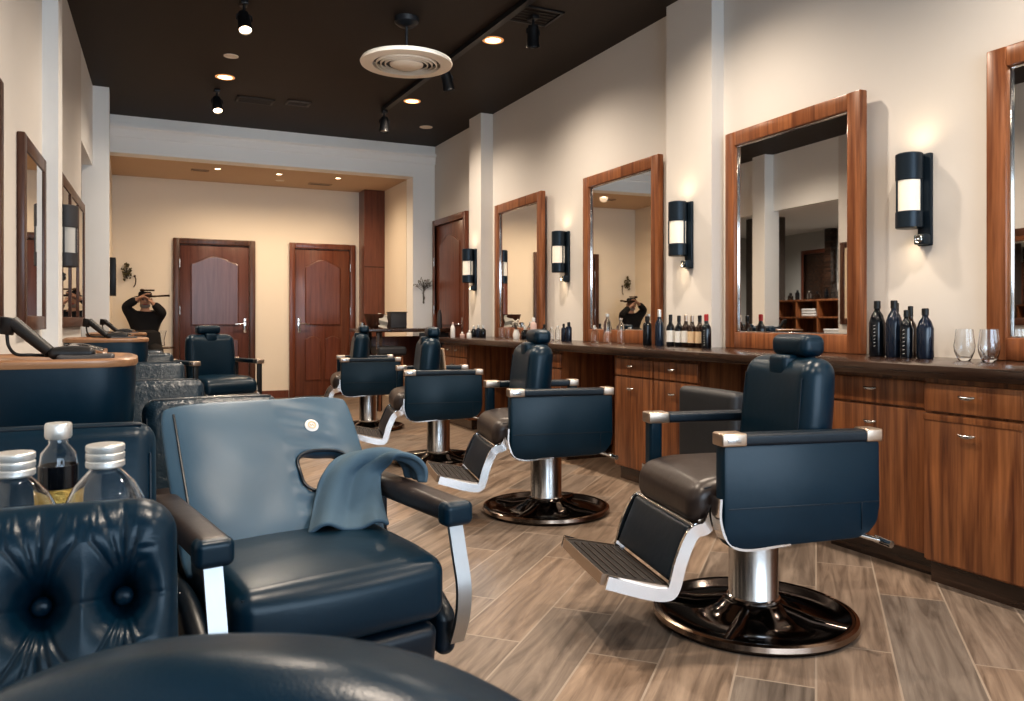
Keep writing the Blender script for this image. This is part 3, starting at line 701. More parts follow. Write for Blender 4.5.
# --- plain back chair behind the bottles (chair 2)
def wash_chair(label, loc, rz, w, ang, backm, tuft=False, ztop=.83, name='recliner_chair', group=None, depth=.46, th=.12, crown=0, arms=0, seg=None, bw=None, bulge=.014, pipe=True):
    t = thing(name, label, 'armchair', loc, rz, group)
    recliner_base(t, w, depth)
    zb = .46; L = (ztop-zb)/math.cos(math.radians(ang))
    M = T(-depth/2+.05, 0, zb) @ RY(-ang) @ T(-th/2, 0, L/2)
    bw = bw or w
    def fn(v):
        v = Vector(v)
        if crown: v.z -= crown*(abs(v.y)/(bw/2))**2.4*(v.z/(L/2)+1)/2
        if tuft and v.x > 0:
            dep = 0
            for (a, b) in tuft:
                dy, dz = v.y-a, v.z-b; r2 = math.hypot(dy, dz*.85)
                dep = max(dep, .046*math.exp(-(r2/.017)**2)+.030*math.exp(-(r2/.036)**2))
                # gathers: long folds running from the button to the top and bottom edges
                L1 = .105; q = abs(dz)/L1
                if q < 1.25:
                    env = min(1, q*5)*max(0, 1-(q/1.25)**2)
                    dep = max(dep, env*(.009*math.exp(-(dy/(.010+.012*q))**2)))
                    for ax_ in (0, .16, -.16, .42, -.42):
                        off = dy-ax_*abs(dz)*(.6+.9*q)
                        dep += env*.0042*math.exp(-(off/.0026)**2)
                # side tucks between neighbouring buttons
                dep += .0025*math.exp(-(dz/.003)**2)*math.exp(-(dy/.05)**2)
            edge = min(1, (bw/2-abs(v.y))/.03)*min(1, (L/2-abs(v.z))/.02)
            v.x += .016-dep*max(0, min(1, edge+.15))
        return v
    n = seg or (6, 16, 16)
    m = MB(); m.rbox((0, 0, 0), (th, bw, L), min(.045, th*.45), n, (bulge, 0, .004), fn, M); bk = m.build('backrest', backm, t, ang=60)
    if tuft:
        for (a, b) in tuft:
            m = MB(); m.sphere((th/2+.016+.014-.056, a, b), (.008, .0115, .0115), 20, M); m.build('button', LEA, bk)
    if not tuft and pipe:
        m = MB(); m.tube([M @ Vector((th/2-.012, y, L/2-.012-crown*(abs(y)/(bw/2))**2.4)) for y in [(-.5+k/12)*(bw-.06) for k in range(13)]], .003, 6)
        for s in (-1, 1): m.tube([M @ Vector((th/2-.010, s*(bw/2-.012), z)) for z in (-L*.3, 0, L*.3)], .003, 6)
        m.build('piping', LEAD, bk)
    return t
wash_chair('dark leather wash chair behind the glass jars, in front of the near wash basin', (-.195, 1.66, 0), -90, .50, 18, LEA)
# --- tufted chair
tb = [(a, b) for a in (-.158, -.073, .012, .098, .183) for b in (.087-.005, )]
tb += [(a, -.045) for a in (-.20, -.115, -.03, .056, .14)]
wash_chair('navy leather chair with a deep button tufted backrest at the left front', (-.195, .86, 0), -90, .50, 14, LEA, tuft=[(.189-.0, .076), (.102, .076), (.015, .076), (-.072, .076), (-.159, .076)], depth=.36, th=.105, seg=(8, 230, 130))
# --- foreground chair
wash_chair('dark leather chair back nearest the camera, cut off by the bottom edge', (-.045, .285, 0), -115, .40, 8, LEA, ztop=.857, depth=.36, th=.13, crown=.13, seg=(8, 30, 16), bw=.56, bulge=.02, pipe=False)
# --- row behind
G = 'crinkled leather recliners in a row along the left wall'
pr = wash_chair('crinkled dark leather recliner directly behind the recliner with the cutout back', (.27, 2.55, 0), -88, .44, 22, LEAW, ztop=.80, group=G)
for (x, y, l) in ((.085, 3.48, 'crinkled dark leather recliner second behind the recliner with cutout back'), (.10, 5.1, 'crinkled dark leather recliner in front of the second wash basin'), (.10, 6.55, 'crinkled dark leather recliner just beyond the second wash basin'), (.06, 7.30, 'farthest crinkled dark leather recliner, beside the barber chair with open armrests')):
    dup(pr, (x, y, 0), -90, l, G)

# ------------------------------------------------------------ wash basins
def sup(n, rx, ry, e=4.5):
    out = []
    for i in range(n):
        a = 2*PI*i/n; c, s = math.cos(a), math.sin(a)
        out.append((rx*math.copysign(abs(c)**(2/e), c), ry*math.copysign(abs(s)**(2/e), s)))
    return out
def loft(mb, rings):
    b = bmesh.new(); R = [[b.verts.new(p) for p in r] for r in rings]; n = len(R[0])
    for A, B in zip(R[:-1], R[1:]):
        for i in range(n): b.faces.new((A[i], A[(i+1) % n], B[(i+1) % n], B[i]))
    b.faces.new(R[0]); b.faces.new(list(reversed(R[-1]))); bmesh.ops.recalc_face_normals(b, faces=b.faces[:]); mb.add(b)
def basin(label, x, y):
    t = thing('wash_basin', label, 'basin', (x, y, 0), 0, 'navy wash basins along the left wall')
    rx, ry, N = .245, .26, 64
    def ring(k, z): return [(px*k, py*k, z) for px, py in sup(N, rx, ry)]
    m = MB(); loft(m, [ring(.62, .60), ring(.86, .62), ring(.95, .70), ring(.985, .85), ring(.985, .915), ring(.90, .915), ring(.86, .86), ring(.72, .80), ring(.3, .78)]); m.build('bowl', LEA, t)
    m = MB(); loft(m, [ring(.88, .912), ring(1.0, .910), ring(1.015, .918), ring(1.01, .930), ring(.95, .936), ring(.88, .926)])
    m.build('rim', W_RIM, t, 'copper brown rim')
    m = MB(); loft(m, [ring(.89, .918), ring(.86, .88), ring(.72, .815), ring(.3, .79), ring(.3, .785), ring(.74, .80), ring(.88, .87), ring(.895, .91)]); m.build('inner_bowl', GREYD, t)
    m = MB(); m.box((0, .02, .30), (.26, .26, .60), .03); m.build('pedestal', BLK, t)
    # neck rest
    m = MB(); m.rbox((.10, -.02, .932), (.16, .14, .022), .016, (8, 5, 2), (0, 0, .008), lambda v: Vector((v.x, v.y, v.z-.008*(1-(v.x/.08)**2)))); m.build('neck_rest', GREYD, t)
    # hand shower on a thick inclined handle
    m = MB(); m.cyl((-.105, .0, 1.045), (.0, -.03, .950), .021, 20, .018); m.cyl((-.112, 0, 1.058), (-.120, .0, 1.005), .024, 20, .020)
    m.rbox((.06, -.01, .945), (.13, .09, .032), .015, (6, 4, 2), (0, 0, .008)); m.build('hand_shower', BLK, t)
    m = MB(); m.tube(arc([(-.118, .0, 1.01), (-.112, -.01, .97), (-.09, -.03, .945), (-.05, -.03, .942), (-.01, .0, .938), (.02, .03, .935)], 6), .005, 10); m.build('hose', BLK, t)
    m = MB(); m.tube(arc([(.02, .16, .93), (.03, .16, .955), (.08, .15, .96), (.15, .10, .945)], 6), .012, 12); m.cyl((.02, .16, .915), (.02, .16, .94), .02, 16); m.build('spout', CHROME, t)
    return t
b0 = basin('large navy wash basin with copper rim nearest the camera on the left', -.222, 2.88)
dup(b0, (-.13, 5.78, 0), 0, 'second navy wash basin with copper rim, below the wide left mirror')
dup(b0, (-.10, 8.05, 0), 0, 'farthest navy wash basin with copper rim, beside the white column')

# ------------------------------------------------------------ bottles
def bottle(x, y, z, h, r, style, label, group=None, body=BOTB, cap=BLK, lab=None, name='bottle', cat='bottle', rz=0):
    t = thing(name, label, cat, (x, y, z), rz, group)
    if style == 'wine': P = [(0, 0), (r*.9, 0), (r, .008), (r, h*.56), (r*.86, h*.64), (r*.48, h*.72), (r*.40, h*.78), (r*.40, h*.90), (0, h*.90)]; c = (r*.44, h*.80, h)
    elif style == 'shampoo': P = [(0, 0), (r*.92, 0), (r, .006), (r, h*.68), (r*.9, h*.74), (r*.42, h*.80), (r*.38, h*.84), (0, h*.84)]; c = (r*.5, h*.82, h)
    elif style == 'flask': P = [(0, 0), (r*.9, 0), (r, .008), (r, h*.60), (r*.72, h*.74), (r*.36, h*.82), (r*.34, h*.9), (0, h*.9)]; c = (r*.42, h*.86, h)
    elif style == 'squat': P = [(0, 0), (r*.9, 0), (r, .006), (r, h*.55), (r*.8, h*.64), (r*.4, h*.70), (r*.4, h*.78), (0, h*.78)]; c = (r*.48, h*.74, h)
    m = MB(); m.lathe(P, 28); b = m.build('body', body, t)
    m = MB(); m.lathe([(0, c[1]), (c[0], c[1]), (c[0], c[2]-.003), (c[0]-.003, c[2]), (0, c[2])], 20); m.build('cap', cap, t)
    if lab:
        m = MB(); e = r+.0008; m.lathe([(r-.001, h*.14), (e, h*.14), (e, h*.50), (r-.001, h*.50)], 28); m.build('paper_label', lab, b)
    return t
ZT = .872
GA = 'dark bottles beside the nearest sconce mirror'
def marks(t, r, z0, z1, mt, ang):
    # small printed glyph-like strokes up the front of a bottle
    m = MB(); k = 7
    for i in range(k):
        z = z0+(z1-z0)*i/(k-1); a = math.radians(ang); p = Vector(((r+.0006)*math.cos(a), (r+.0006)*math.sin(a), z))
        d = Vector((-math.sin(a), math.cos(a), 0)); w = .004
        m.tube([p-d*w, p+d*w+Vector((0, 0, .003))], .0012, 6)
    m.build('printed_marks', mt, t)
t = bottle(3.30, 2.715, ZT, .272, .037, 'flask', 'black bottle with white printed marks, leftmost of the dark group by the nearest sconce', GA); marks(t, .037, .05, .15, LABW, 200)
bottle(3.38, 2.675, ZT, .262, .030, 'shampoo', 'pale pink topped bottle half hidden among the dark bottles', GA, PINK, BLK)
bottle(3.29, 2.612, ZT, .272, .037, 'flask', 'tall navy bottle, second of the dark group by the nearest sconce', GA, BOTN)
bottle(3.37, 2.585, ZT, .245, .027, 'wine', 'slim dark bottle standing at the back of the dark group', GA, BOTBR)
t = bottle(3.27, 2.530, ZT, .225, .029, 'flask', 'slim black bottle with upright white print in the dark group', GA); marks(t, .029, .02, .13, LABW, 195)
bottle(3.30, 2.455, ZT, .232, .036, 'flask', 'stout navy bottle at the right end of the dark group', GA, BOTN)
GB = 'clear tumblers beside the nearest mirror'
for i, (x, y, l) in enumerate(((3.30, 2.265, 'left clear glass tumbler beside the frame of the rightmost mirror'), (3.37, 2.20, 'middle clear glass tumbler, behind the other two'), (3.27, 2.135, 'right clear glass tumbler in front of the rightmost mirror frame'))):
    m = MB(); m.lathe([(0, 0), (.022, 0), (.030, .012), (.040, .04), (.043, .065), (.038, .10), (.034, .138), (.0325, .138), (.0365, .10), (.0412, .065), (.038, .042), (.027, .018), (0, .014)], 36)
    o = m.build('glass_tumbler', GLASS, None, None, 40, (x, y, ZT)); tag(o, l, 'glass', GB)
GW = 'wine and product bottles on the counter below the column sconce'
bottle(3.28, 4.60, ZT, .205, .031, 'shampoo', 'black cylindrical bottle at the left end of the wine bottle row', GW)
bottle(3.33, 4.515, ZT, .185, .028, 'shampoo', 'short black bottle second from the left in the wine bottle row', GW)
bottle(3.27, 4.445, ZT, .25, .030, 'wine', 'tall navy bottle with clear neck, tallest of the wine bottle row', GW, BOTN, SILV)
bottle(3.30, 4.360, ZT, .215, .028, 'wine', 'dark bottle with white label right of the tallest bottle', GW, BOTB, BLK, LABW)
bottle(3.31, 4.282, ZT, .208, .028, 'wine', 'middle one of three dark bottles with white labels', GW, BOTB, BLK, LABW)
bottle(3.31, 4.208, ZT, .213, .028, 'wine', 'rightmost dark bottle with a white label, next to cream labels', GW, BOTBR, COPPER, LABW)
bottle(3.30, 4.132, ZT, .208, .028, 'wine', 'brown bottle with cream label, left one of two', GW, BOTBR, COPPER, LABC)
bottle(3.30, 4.055, ZT, .208, .028, 'wine', 'brown bottle with cream label, right one of two', GW, BOTBR, BLK, LABC)
t = bottle(3.27, 3.955, ZT, .215, .031, 'wine', 'black bottle with red cap at the right end of the row', GW, BOTB, REDC); marks(t, .031, .02, .11, LABW, 205)
def clearb(x, y, h, r, label, cap=SILV, z=ZT, group=None, neck=.38, shoulder=.62, fill=0, name='glass_bottle'):
    t = thing(name, label, 'bottle', (x, y, z), 0, group); w = .0022
    P = [(0, 0), (r*.92, 0), (r, .008), (r, h*shoulder), (r*.85, h*(shoulder+.10)), (r*neck, h*(shoulder+.22)), (r*neck, h*.94), (r*neck-w, h*.94), (r*neck-w, h*(shoulder+.22)), (r*.85-w, h*(shoulder+.10)), (r-w, h*shoulder), (r-w, .010), (0, .006)]
    m = MB(); m.lathe(P, 36); m.build('body', GLASS, t)
    m = MB(); m.lathe([(0, h*.90), (r*neck+.004, h*.90), (r*neck+.004, h-.002), (r*neck+.002, h), (0, h)], 28); m.build('cap', cap, t)
    return t
clearb(3.27, 5.10, .225, .030, 'tall clear water bottle on the counter below the third mirror', SILV)
clearb(3.31, 4.975, .195, .026, 'clear glass carafe just right of the tall water bottle', GLASS)
clearb(3.30, 5.33, .12, .030, 'small squat clear perfume bottle left of the water bottle', SILV)
GE = 'small bottles between the two far mirrors'
bottle(3.30, 6.17, ZT, .14, .023, 'shampoo', 'black bottle at the left end of small bottles between the far mirrors', GE)
clearb(3.30, 6.04, .12, .022, 'left small clear bottle between the far mirrors', SILV, ZT, GE)
clearb(3.30, 5.93, .13, .022, 'right small clear bottle between the far mirrors', SILV, ZT, GE)
bottle(3.30, 5.825, ZT, .147, .021, 'shampoo', 'slim navy bottle, second from right among small bottles between far mirrors', GE, BOTN)
bottle(3.28, 5.705, ZT, .160, .026, 'shampoo', 'navy bottle at the right end of small bottles between the far mirrors', GE, BOTN)
GF = 'small dark bottles left of the farthest mirror'
for (y, h, l, bm_) in ((7.62, .118, 'leftmost of three small dark bottles left of the farthest mirror', BOTB), (7.50, .130, 'middle of three small dark bottles left of the farthest mirror', BOTN), (7.38, .128, 'rightmost of three small dark bottles left of the farthest mirror', BOTB)):
    bottle(3.24, y, ZT, h, .030, 'squat', l, GF, bm_, SILV)
bottle(2.97, 7.53, ZT, .155, .024, 'flask', 'slim white spray bottle at the far end of the counter', None, PAPER, PINK)
bottle(3.00, 7.35, ZT, .06, .024, 'squat', 'tiny pink jar beside the white spray bottle', None, PINK, SILV, None, 'jar', 'jar')
bottle(3.02, 7.22, ZT, .075, .024, 'squat', 'tiny white jar right of the pink jar', None, PAPER, SILV, None, 'jar', 'jar')
GD = 'clutter on the counter below the farthest mirror'
for (x, y, l) in ((3.28, 7.00, 'left clear glass cup below the farthest mirror'), (3.28, 6.86, 'right clear glass cup below the farthest mirror')):
    m = MB(); m.lathe([(0, 0), (.028, 0), (.034, .10), (.032, .10), (.026, .006), (0, .006)], 28); tag(m.build('glass_cup', GLASS, None, None, 40, (x, y, ZT)), l, 'glass', GD)
def posy(x, y, z, h, label, n=16, r=.06, group=None, pot=PAPER, leaf=FLOW):
    t = thing('flower_vase', label, 'vase', (x, y, z), 0, group)
    m = MB(); m.lathe([(0, 0), (.028, 0), (.036, h*.22), (.022, h*.45), (.026, h*.5), (.022, h*.5), (.018, h*.45), (0, h*.4)], 24); m.build('vase', pot, t)
    m = MB(); f = MB(); rnd = random.Random(int(x*100+y*77))
    for i in range(n):
        a = rnd.uniform(0, 2*PI); q = rnd.uniform(.2, 1); p = Vector((math.cos(a)*r*q, math.sin(a)*r*q, h*(.72+.28*rnd.random())))
        m.tube([(0, 0, h*.42), (p.x*.5, p.y*.5, h*.6), p], .0015, 5); f.sphere(p, (.012, .012, .010), 8)
    m.build('stems', TWIG, t); f.build('blossoms', leaf, t)
posy(3.28, 6.69, ZT, .18, 'white vase with pale dried flowers below the farthest mirror', group=GD)
bottle(3.30, 6.55, ZT, .12, .036, 'squat', 'squat black jar below the farthest mirror', GD, BOTB, SILV, None, 'jar', 'jar')
clearb(3.29, 6.42, .165, .030, 'clear spray bottle below the farthest mirror', SILV, ZT, GD)
bottle(3.27, 6.32, ZT, .20, .028, 'shampoo', 'pale pink bottle at the right frame of the farthest mirror', GD, PINK, PAPER)

# big jars between the two left chairs, standing on a narrow stand
t = thing('narrow_stand', 'narrow dark stand behind the tufted chair carrying the glass jars', 'stand', (-.19, 1.25, 0))
m = MB(); m.box((0, 0, .625), (.44, .13, .02), .004); m.build('top', W_DARK, t)
for a in (-1, 1): m = MB(); m.box((a*.20, 0, .308), (.03, .11, .612), .004); m.build('leg', BLK, t)
def jar(x, y, z, h, r, label, group):
    t = thing('glass_jar', label, 'jar', (x, y, z), 0, group); w = .003; cr = .0200
    P = [(0, 0), (r*.9, 0), (r, .012), (r, h*.60), (r*.95, h*.68), (r*.74, h*.77), (cr*1.05, h*.85), (cr*.93, h*.86), (cr*.93, h*.93)]
    P += [(max(0.001, a-w), b) for a, b in reversed(P[2:])] + [(0, .012)]
    m = MB(); m.lathe(P, 48); m.build('body', GLASS, t)
    m = MB(); pr_ = [(0, h*.865), (cr+.003, h*.865)]
    for i in range(3): z0 = h*.865+(h*.135)*i/3; pr_ += [(cr+.005, z0+.002), (cr+.005, z0+h*.035), (cr+.0035, z0+h*.042)]
    m.lathe(pr_+[(cr, h), (0, h)], 40); m.build('lid', SILV, t, 'ridged silver screw lid')
    m = MB(); m.lathe([(0, .014), (r*.82, .014), (r-.006, .022), (r-.006, h*.50), (0, h*.50)], 40); m.build('water', WATER, t)
GJ = 'clear jars with silver lids behind the tufted chair'
jar(-.1385, 1.247, .635, .238, .052, 'clear glass jar with silver lid behind the tufted chair, left of two', GJ)
jar(-.030, 1.247, .635, .242, .052, 'clear glass jar with silver lid behind the tufted chair, right of two', GJ)
t = thing('glass_bottle', 'clear bottle with black band and gold label between the two jars', 'bottle', (-.098, 1.40, .53))
h, r = .362, .027
m = MB(); m.lathe([(0, 0), (r*.9, 0), (r, .01), (r, h-.062), (r*.9, h-.045), (r*.5, h-.032), (r*.5, h-.02), (r*.44, h-.02), (r*.44, h-.032), (r*.82, h-.046), (r-.002, h-.062), (r-.002, .012), (0, .01)], 36); m.build('body', GLASS, t)
m = MB(); m.lathe([(0, h-.024), (.017, h-.024), (.019, h-.020), (.019, h-.003), (.017, h), (0, h)], 32); m.build('cap', SILV, t)
m = MB(); m.lathe([(r-.001, h-.098), (r+.001, h-.098), (r+.001, h-.064), (r-.001, h-.064)], 36); m.build('black_band', BOTB, t)
m = MB(); m.lathe([(r-.001, h-.126), (r+.001, h-.126), (r+.001, h-.099), (r-.001, h-.099)], 36); m.build('gold_label', LABG, t)
m = MB(); m.lathe([(0, .012), (r-.004, .014), (r-.004, h-.128), (0, h-.128)], 30); m.build('dark_liquid', BOTB, t)
clearb(-.235, 1.40, .355, .042, 'clear bottle with silver cap cut off by the left edge of the photo', SILV, .53, None, .40, .66)

# ------------------------------------------------------------ console table at the arch
t = thing('console_table', 'dark console table standing before the white arch pier', 'table', (2.90, 9.15, 0))
m = MB(); m.span((-.52, -.32, .91), (.55, .26, .95), .004); m.build('tabletop', W_DARK, t)
for a, b in ((-.30, -.24), (-.30, .2), (.48, -.24), (.48, .2)): m = MB(); m.box((a, b, .455), (.06, .06, .91), .004); m.build('leg', W_DARK, t)
m = MB(); m.box((.09, .22, .6), (.72, .02, .5), .003); m.build('modesty_panel', W_DOOR, t)
m = MB(); m.box((.36, -.28, .80), (.36, .03, .20), .004); m.build('apron', BLK, t)
t = thing('bar_stool', 'dark bar stool tucked under the console table', 'stool', (2.74, 8.98, 0))
m = MB(); m.rbox((0, 0, .69), (.34, .32, .10), .03, (6, 6, 2), (0, 0, .01)); m.build('seat', GREYL, t)
for a in (-1, 1):
    for b in (-1, 1): m = MB(); m.cyl((a*.15, b*.13, 0), (a*.12, b*.11, .645), .014, 12); m.build('leg', W_CAB, t)
m = MB(); m.tube([(-.14, -.125, .25), (.14, -.125, .25), (.14, .125, .25), (-.14, .125, .25), (-.14, -.125, .25)], .009, 8); m.build('foot_ring', W_CAB, t)
t = thing('decor_bowl', 'dark brown wire bowl with pale cloth on the console table', 'bowl', (2.63, 9.2, .951))
m = MB(); m.lathe([(0, 0), (.05, 0), (.09, .04), (.13, .17), (.125, .17), (.085, .045), (.04, .006), (0, .006)], 28); m.build('bowl', W_LEFT, t)
m = MB(); m.grid(lambda u, v: (.02+.11*u, -.10+.02*math.sin(v*9), .02+.16*v-.03*u), 10, 10); o = m.build('cloth', FLOW, t, 'pale cloth hanging from bowl'); s = o.modifiers.new('S', 'SOLIDIFY'); s.thickness = .006
m = MB(); m.box((2.90, 9.18, 1.045), (.20, .16, .19), .012, 3); m.box((2.90, 9.175, 1.143), (.21, .17, .01), .003); tag(m.build('storage_box', GREYD), 'dark grey square box with a lid on the console table', 'box')
m = MB(); m.cyl((2.48, 9.2, .95), (2.48, 9.2, 1.02), .028, 20, .032); tag(m.build('cup', BRUSH), 'small grey cup at the left end of the console table', 'cup')
m = MB(); m.lathe([(0, 0), (.03, 0), (.032, .02), (.028, .17), (.018, .20), (.018, .22), (0, .22)], 24, T(3.37, 8.98, .95)); tag(m.build('metal_flask', GREYD), 'dark slim flask at the right end of the console table', 'bottle')
# towel hanging behind third chair backrest
def bt(u, v):
    y = -.10+.2*v; s = u
    x = -.02-.012*math.sin(v*7)-(.02 if s > .15 else 0)*s; z = .84-.22*s
    return Vector((x, y, z))
m = MB(); m.grid(bt, 16, 12); o = m.build('hanging_towel', BEIGE); o.matrix_world = T(2.07, 5.54, 0) @ RZ(168) @ T(.0, -.06, 0)
s = o.modifiers.new('S', 'SOLIDIFY'); s.thickness = .012
tag(o, 'beige towel hanging behind the backrest of the third right barber chair', 'towel')

# ------------------------------------------------------------ decor in alcove
t = thing('dried_wreath', 'small dried olive bouquet hung on alcove wall left of the left door', 'wall decoration', (-.034, 10.998, 1.65))
m = MB(); f = MB(); rnd = random.Random(3)
for i in range(46):
    a = rnd.uniform(0, 2*PI); q = rnd.uniform(.02, .085); p = Vector((math.cos(a)*q*.75, -rnd.uniform(.0, .05)-.005, math.sin(a)*q*1.35))
    m.tube([(0, -.005, -.09), tuple(p*.5), tuple(p)], .0018, 5)
    f.sphere((0, 0, 0), (.016, .006, .009), 8, Matrix.Translation(p) @ RZ(rnd.uniform(0, 180)) @ RY(rnd.uniform(0, 180)))
m.build('twigs', TWIG, t); f.build('leaves', LEAF, t)
m = MB(); m.tube(arc([(.06, 10.975, 1.60), (.075, 10.96, 1.56), (.07, 10.965, 1.50), (.05, 10.975, 1.46)], 5), .006, 8); m.sphere((.062, 10.985, 1.60), (.014, .016, .014), 10); tag(m.build('wall_hook', BRONZE), 'small dark hook on the alcove wall beside the bouquet', 'hook')
t = thing('picture_frame', 'small dark framed picture on the left side wall of the alcove', 'picture', (-.19, 9.72, 1.52))
m = MB()
for s in (-1, 1): m.box((.03, s*.17, 0), (.06, .05, .40), .004); m.box((.03, 0, s*.18), (.06, .34, .05), .004)
m.build('frame', BLK, t)
m = MB(); m.box((.03, 0, 0), (.015, .30, .32)); m.build('picture', GREYW, t)
t = thing('dried_twig_bunch', 'thin dried twig bunch with small flowers hung on the white arch pier', 'wall decoration', (3.345, 9.49, 1.26))
m = MB(); f = MB(); rnd = random.Random(9)
for i in range(20):
    a = rnd.uniform(-1.35, 1.35); L = rnd.uniform(.06, .14); z0 = rnd.uniform(.16, .24); p = Vector((math.sin(a)*L, -.012-rnd.uniform(0, .03), z0+math.cos(a)*L))
    m.tube([(rnd.uniform(-.008, .008), -.006, 0), (0, -.008, z0*.9), tuple(p)], .0026, 5)
    for k in range(3): f.sphere(p+Vector((rnd.uniform(-.02, .02), rnd.uniform(-.008, .008), rnd.uniform(-.02, .02))), (.007, .006, .007), 6)
for i in range(14): z = .01+.012*i; f.sphere((rnd.uniform(-.016, .016), -.012, z), (.009, .006, .007), 6)
m.build('twigs', TWIG, t); f.build('blossoms', mat('dried_grey_flower', (.25, .23, .20), .8), t)
# small side table + white vase right of the figure
t = thing('side_table', 'small round dark side table left of the left door', 'table', (.36, 10.62, 0))
m = MB(); m.lathe([(0, .70), (.15, .70), (.155, .71), (.15, .72), (0, .72)], 32); m.build('tabletop', W_DARK, t)
m = MB(); m.cyl((0, 0, .02), (0, 0, .70), .02); m.build('pedestal', BLK, t)
m = MB(); m.lathe([(0, 0), (.13, 0), (.13, .012), (.02, .03), (0, .03)], 28); m.build('foot', BLK, t)
m = MB(); m.lathe([(0, 0), (.03, 0), (.035, .02), (.03, .09), (.055, .20), (.052, .20), (.026, .09), (.028, .02), (0, .01)], 28); tag(m.build('pitcher', GLASS, None, None, 40, (.36, 10.60, .72)), 'clear glass pitcher standing left of the left door', 'pitcher')

# ------------------------------------------------------------ person in black
def skin_obj(name, joints, edges, mt, parent, root, sub=2, label=None):
    me = bpy.data.meshes.new(name); ks = list(joints); ix = {k: i for i, k in enumerate(ks)}
    me.from_pydata([joints[k][0] for k in ks], [(ix[a], ix[b]) for a, b in edges], []); me.materials.append(mt)
    o = bpy.data.objects.new(name, me); COL.objects.link(o)
    if parent is not None: o.parent = parent
    o.modifiers.new('Skin', 'SKIN')
    if not me.skin_vertices: 
        bpy.context.view_layer.objects.active = o
    lay = me.skin_vertices[0].data
    for k in ks:
        r = joints[k][1]; lay[ix[k]].radius = r if isinstance(r, tuple) else (r, r); lay[ix[k]].use_root = (k == root)
    s = o.modifiers.new('Subsurf', 'SUBSURF'); s.levels = sub; s.render_levels = sub
    o.modifiers['Skin'].use_smooth_shade = True
    return o
P = thing('person', 'person in black clothes and hat in the alcove, hands raised to the head', 'person', (.173, 10.5, 0))
J = {'pel': ((0, .05, .72), (.14, .11)), 'wai': ((0, .05, .88), (.12, .09)), 'che': ((0, .04, 1.04), (.14, .095)), 'nk0': ((0, .04, 1.145), (.055, .05)), 'nk1': ((0, .03, 1.19), .045),
     'hd0': ((0, .015, 1.235), (.058, .066)), 'hd1': ((0, .02, 1.30), (.068, .08)), 'hd2': ((0, .025, 1.355), (.05, .06))}
E_ = [('pel', 'wai'), ('wai', 'che'), ('che', 'nk0'), ('nk0', 'nk1'), ('nk1', 'hd0'), ('hd0', 'hd1'), ('hd1', 'hd2')]
arms = {-1: ((-.145, .03, 1.10), (-.215, -.02, 1.215), (-.085, -.06, 1.30)), 1: ((.145, .03, 1.10), (.205, -.05, 1.13), (.085, -.07, 1.25))}
for s in (-1, 1):
    sh, el, ha = arms[s]; q = str(s)
    J['sh'+q] = (sh, .055); J['el'+q] = (el, .040); J['wr'+q] = (ha, .026)
    d = (Vector(ha)-Vector(el)).normalized(); pm = Vector(ha)+d*.05; J['pm'+q] = (tuple(pm), (.032, .017))
    E_ += [('che', 'sh'+q), ('sh'+q, 'el'+q), ('el'+q, 'wr'+q), ('wr'+q, 'pm'+q)]
    side = Vector((0, -1, .2)).normalized()
    for k, (off, L) in enumerate(((-.024, .060), (-.008, .070), (.008, .066), (.024, .052))):
        b = pm+side*off+d*.03; J['f%d%s' % (k, q)] = (tuple(b), .009); tip = b+d*L*.5+Vector((-s*.012, 0, 0)); J['g%d%s' % (k, q)] = (tuple(tip), .0085)
        tp = tip+d*L*.35+Vector((-s*.022, 0, -.008)); J['h%d%s' % (k, q)] = (tuple(tp), .007)
        E_ += [('pm'+q, 'f%d%s' % (k, q)), ('f%d%s' % (k, q), 'g%d%s' % (k, q)), ('g%d%s' % (k, q), 'h%d%s' % (k, q))]
    th = Vector(ha)+d*.02+Vector((0, -.03, 0)); J['t0'+q] = (tuple(th), .010); J['t1'+q] = (tuple(th+d*.03+Vector((-s*.02, -.012, 0))), .008); E_ += [('wr'+q, 't0'+q), ('t0'+q, 't1'+q)]
    J['hip'+q] = ((s*.09, .0, .70), .085); J['kn'+q] = ((s*.12, -.40, .66), .06); J['an'+q] = ((s*.12, -.40, .10), .04); J['to'+q] = ((s*.13, -.53, .035), .035)
    E_ += [('pel', 'hip'+q), ('hip'+q, 'kn'+q), ('kn'+q, 'an'+q), ('an'+q, 'to'+q)]
skin_obj('body', J, E_, SKIN, P, 'pel')
m = MB(); m.sphere((0, -.072, 1.272), (.012, .022, .022), 12)
m.build('nose', SKIN, P)
for s in (-1, 1): m = MB(); m.sphere((s*.026, -.058, 1.295), (.010, .008, .007), 10); m.build('eye', BLK, P)
m = MB(); m.tube([(-.022, -.062, 1.238), (0, -.068, 1.235), (.022, -.062, 1.238)], .004, 8); m.build('mouth', REDC, P)
for s in (-1, 1): m = MB(); m.sphere((s*.072, .02, 1.285), (.012, .02, .032), 12); m.build('ear', SKIN, P)
m = MB(); m.sphere((0, .03, 1.225), (.058, .082, .045), 16); m.build('beard', mat('grey_beard', (.22, .20, .19), .9), P, 'grey beard')
R_ = {k: J[k] for k in J if k[:2] in ('pe', 'wa', 'ch', 'sh', 'el', 'wr', 'hi', 'kn', 'an')}
R_['nk0'] = J['nk0']
R2 = {}
for k, (p, r) in R_.items():
    a, b = r if isinstance(r, tuple) else (r, r)
    R2[k] = (p, (a+.022, b+.022)) if k != 'nk0' else (p, (.062, .058))
RE = [(a, b) for a, b in E_ if a in R2 and b in R2]
skin_obj('robe', R2, RE, BLKC, P, 'pel', label='black robe')
m = MB(); m.lathe([(.19, 0), (.20, .02), (.185, .16), (.165, .30), (.10, .33), (0, .33)], 28, T(0, -.02, .60)); m.build('coat_skirt', BLKC, P)
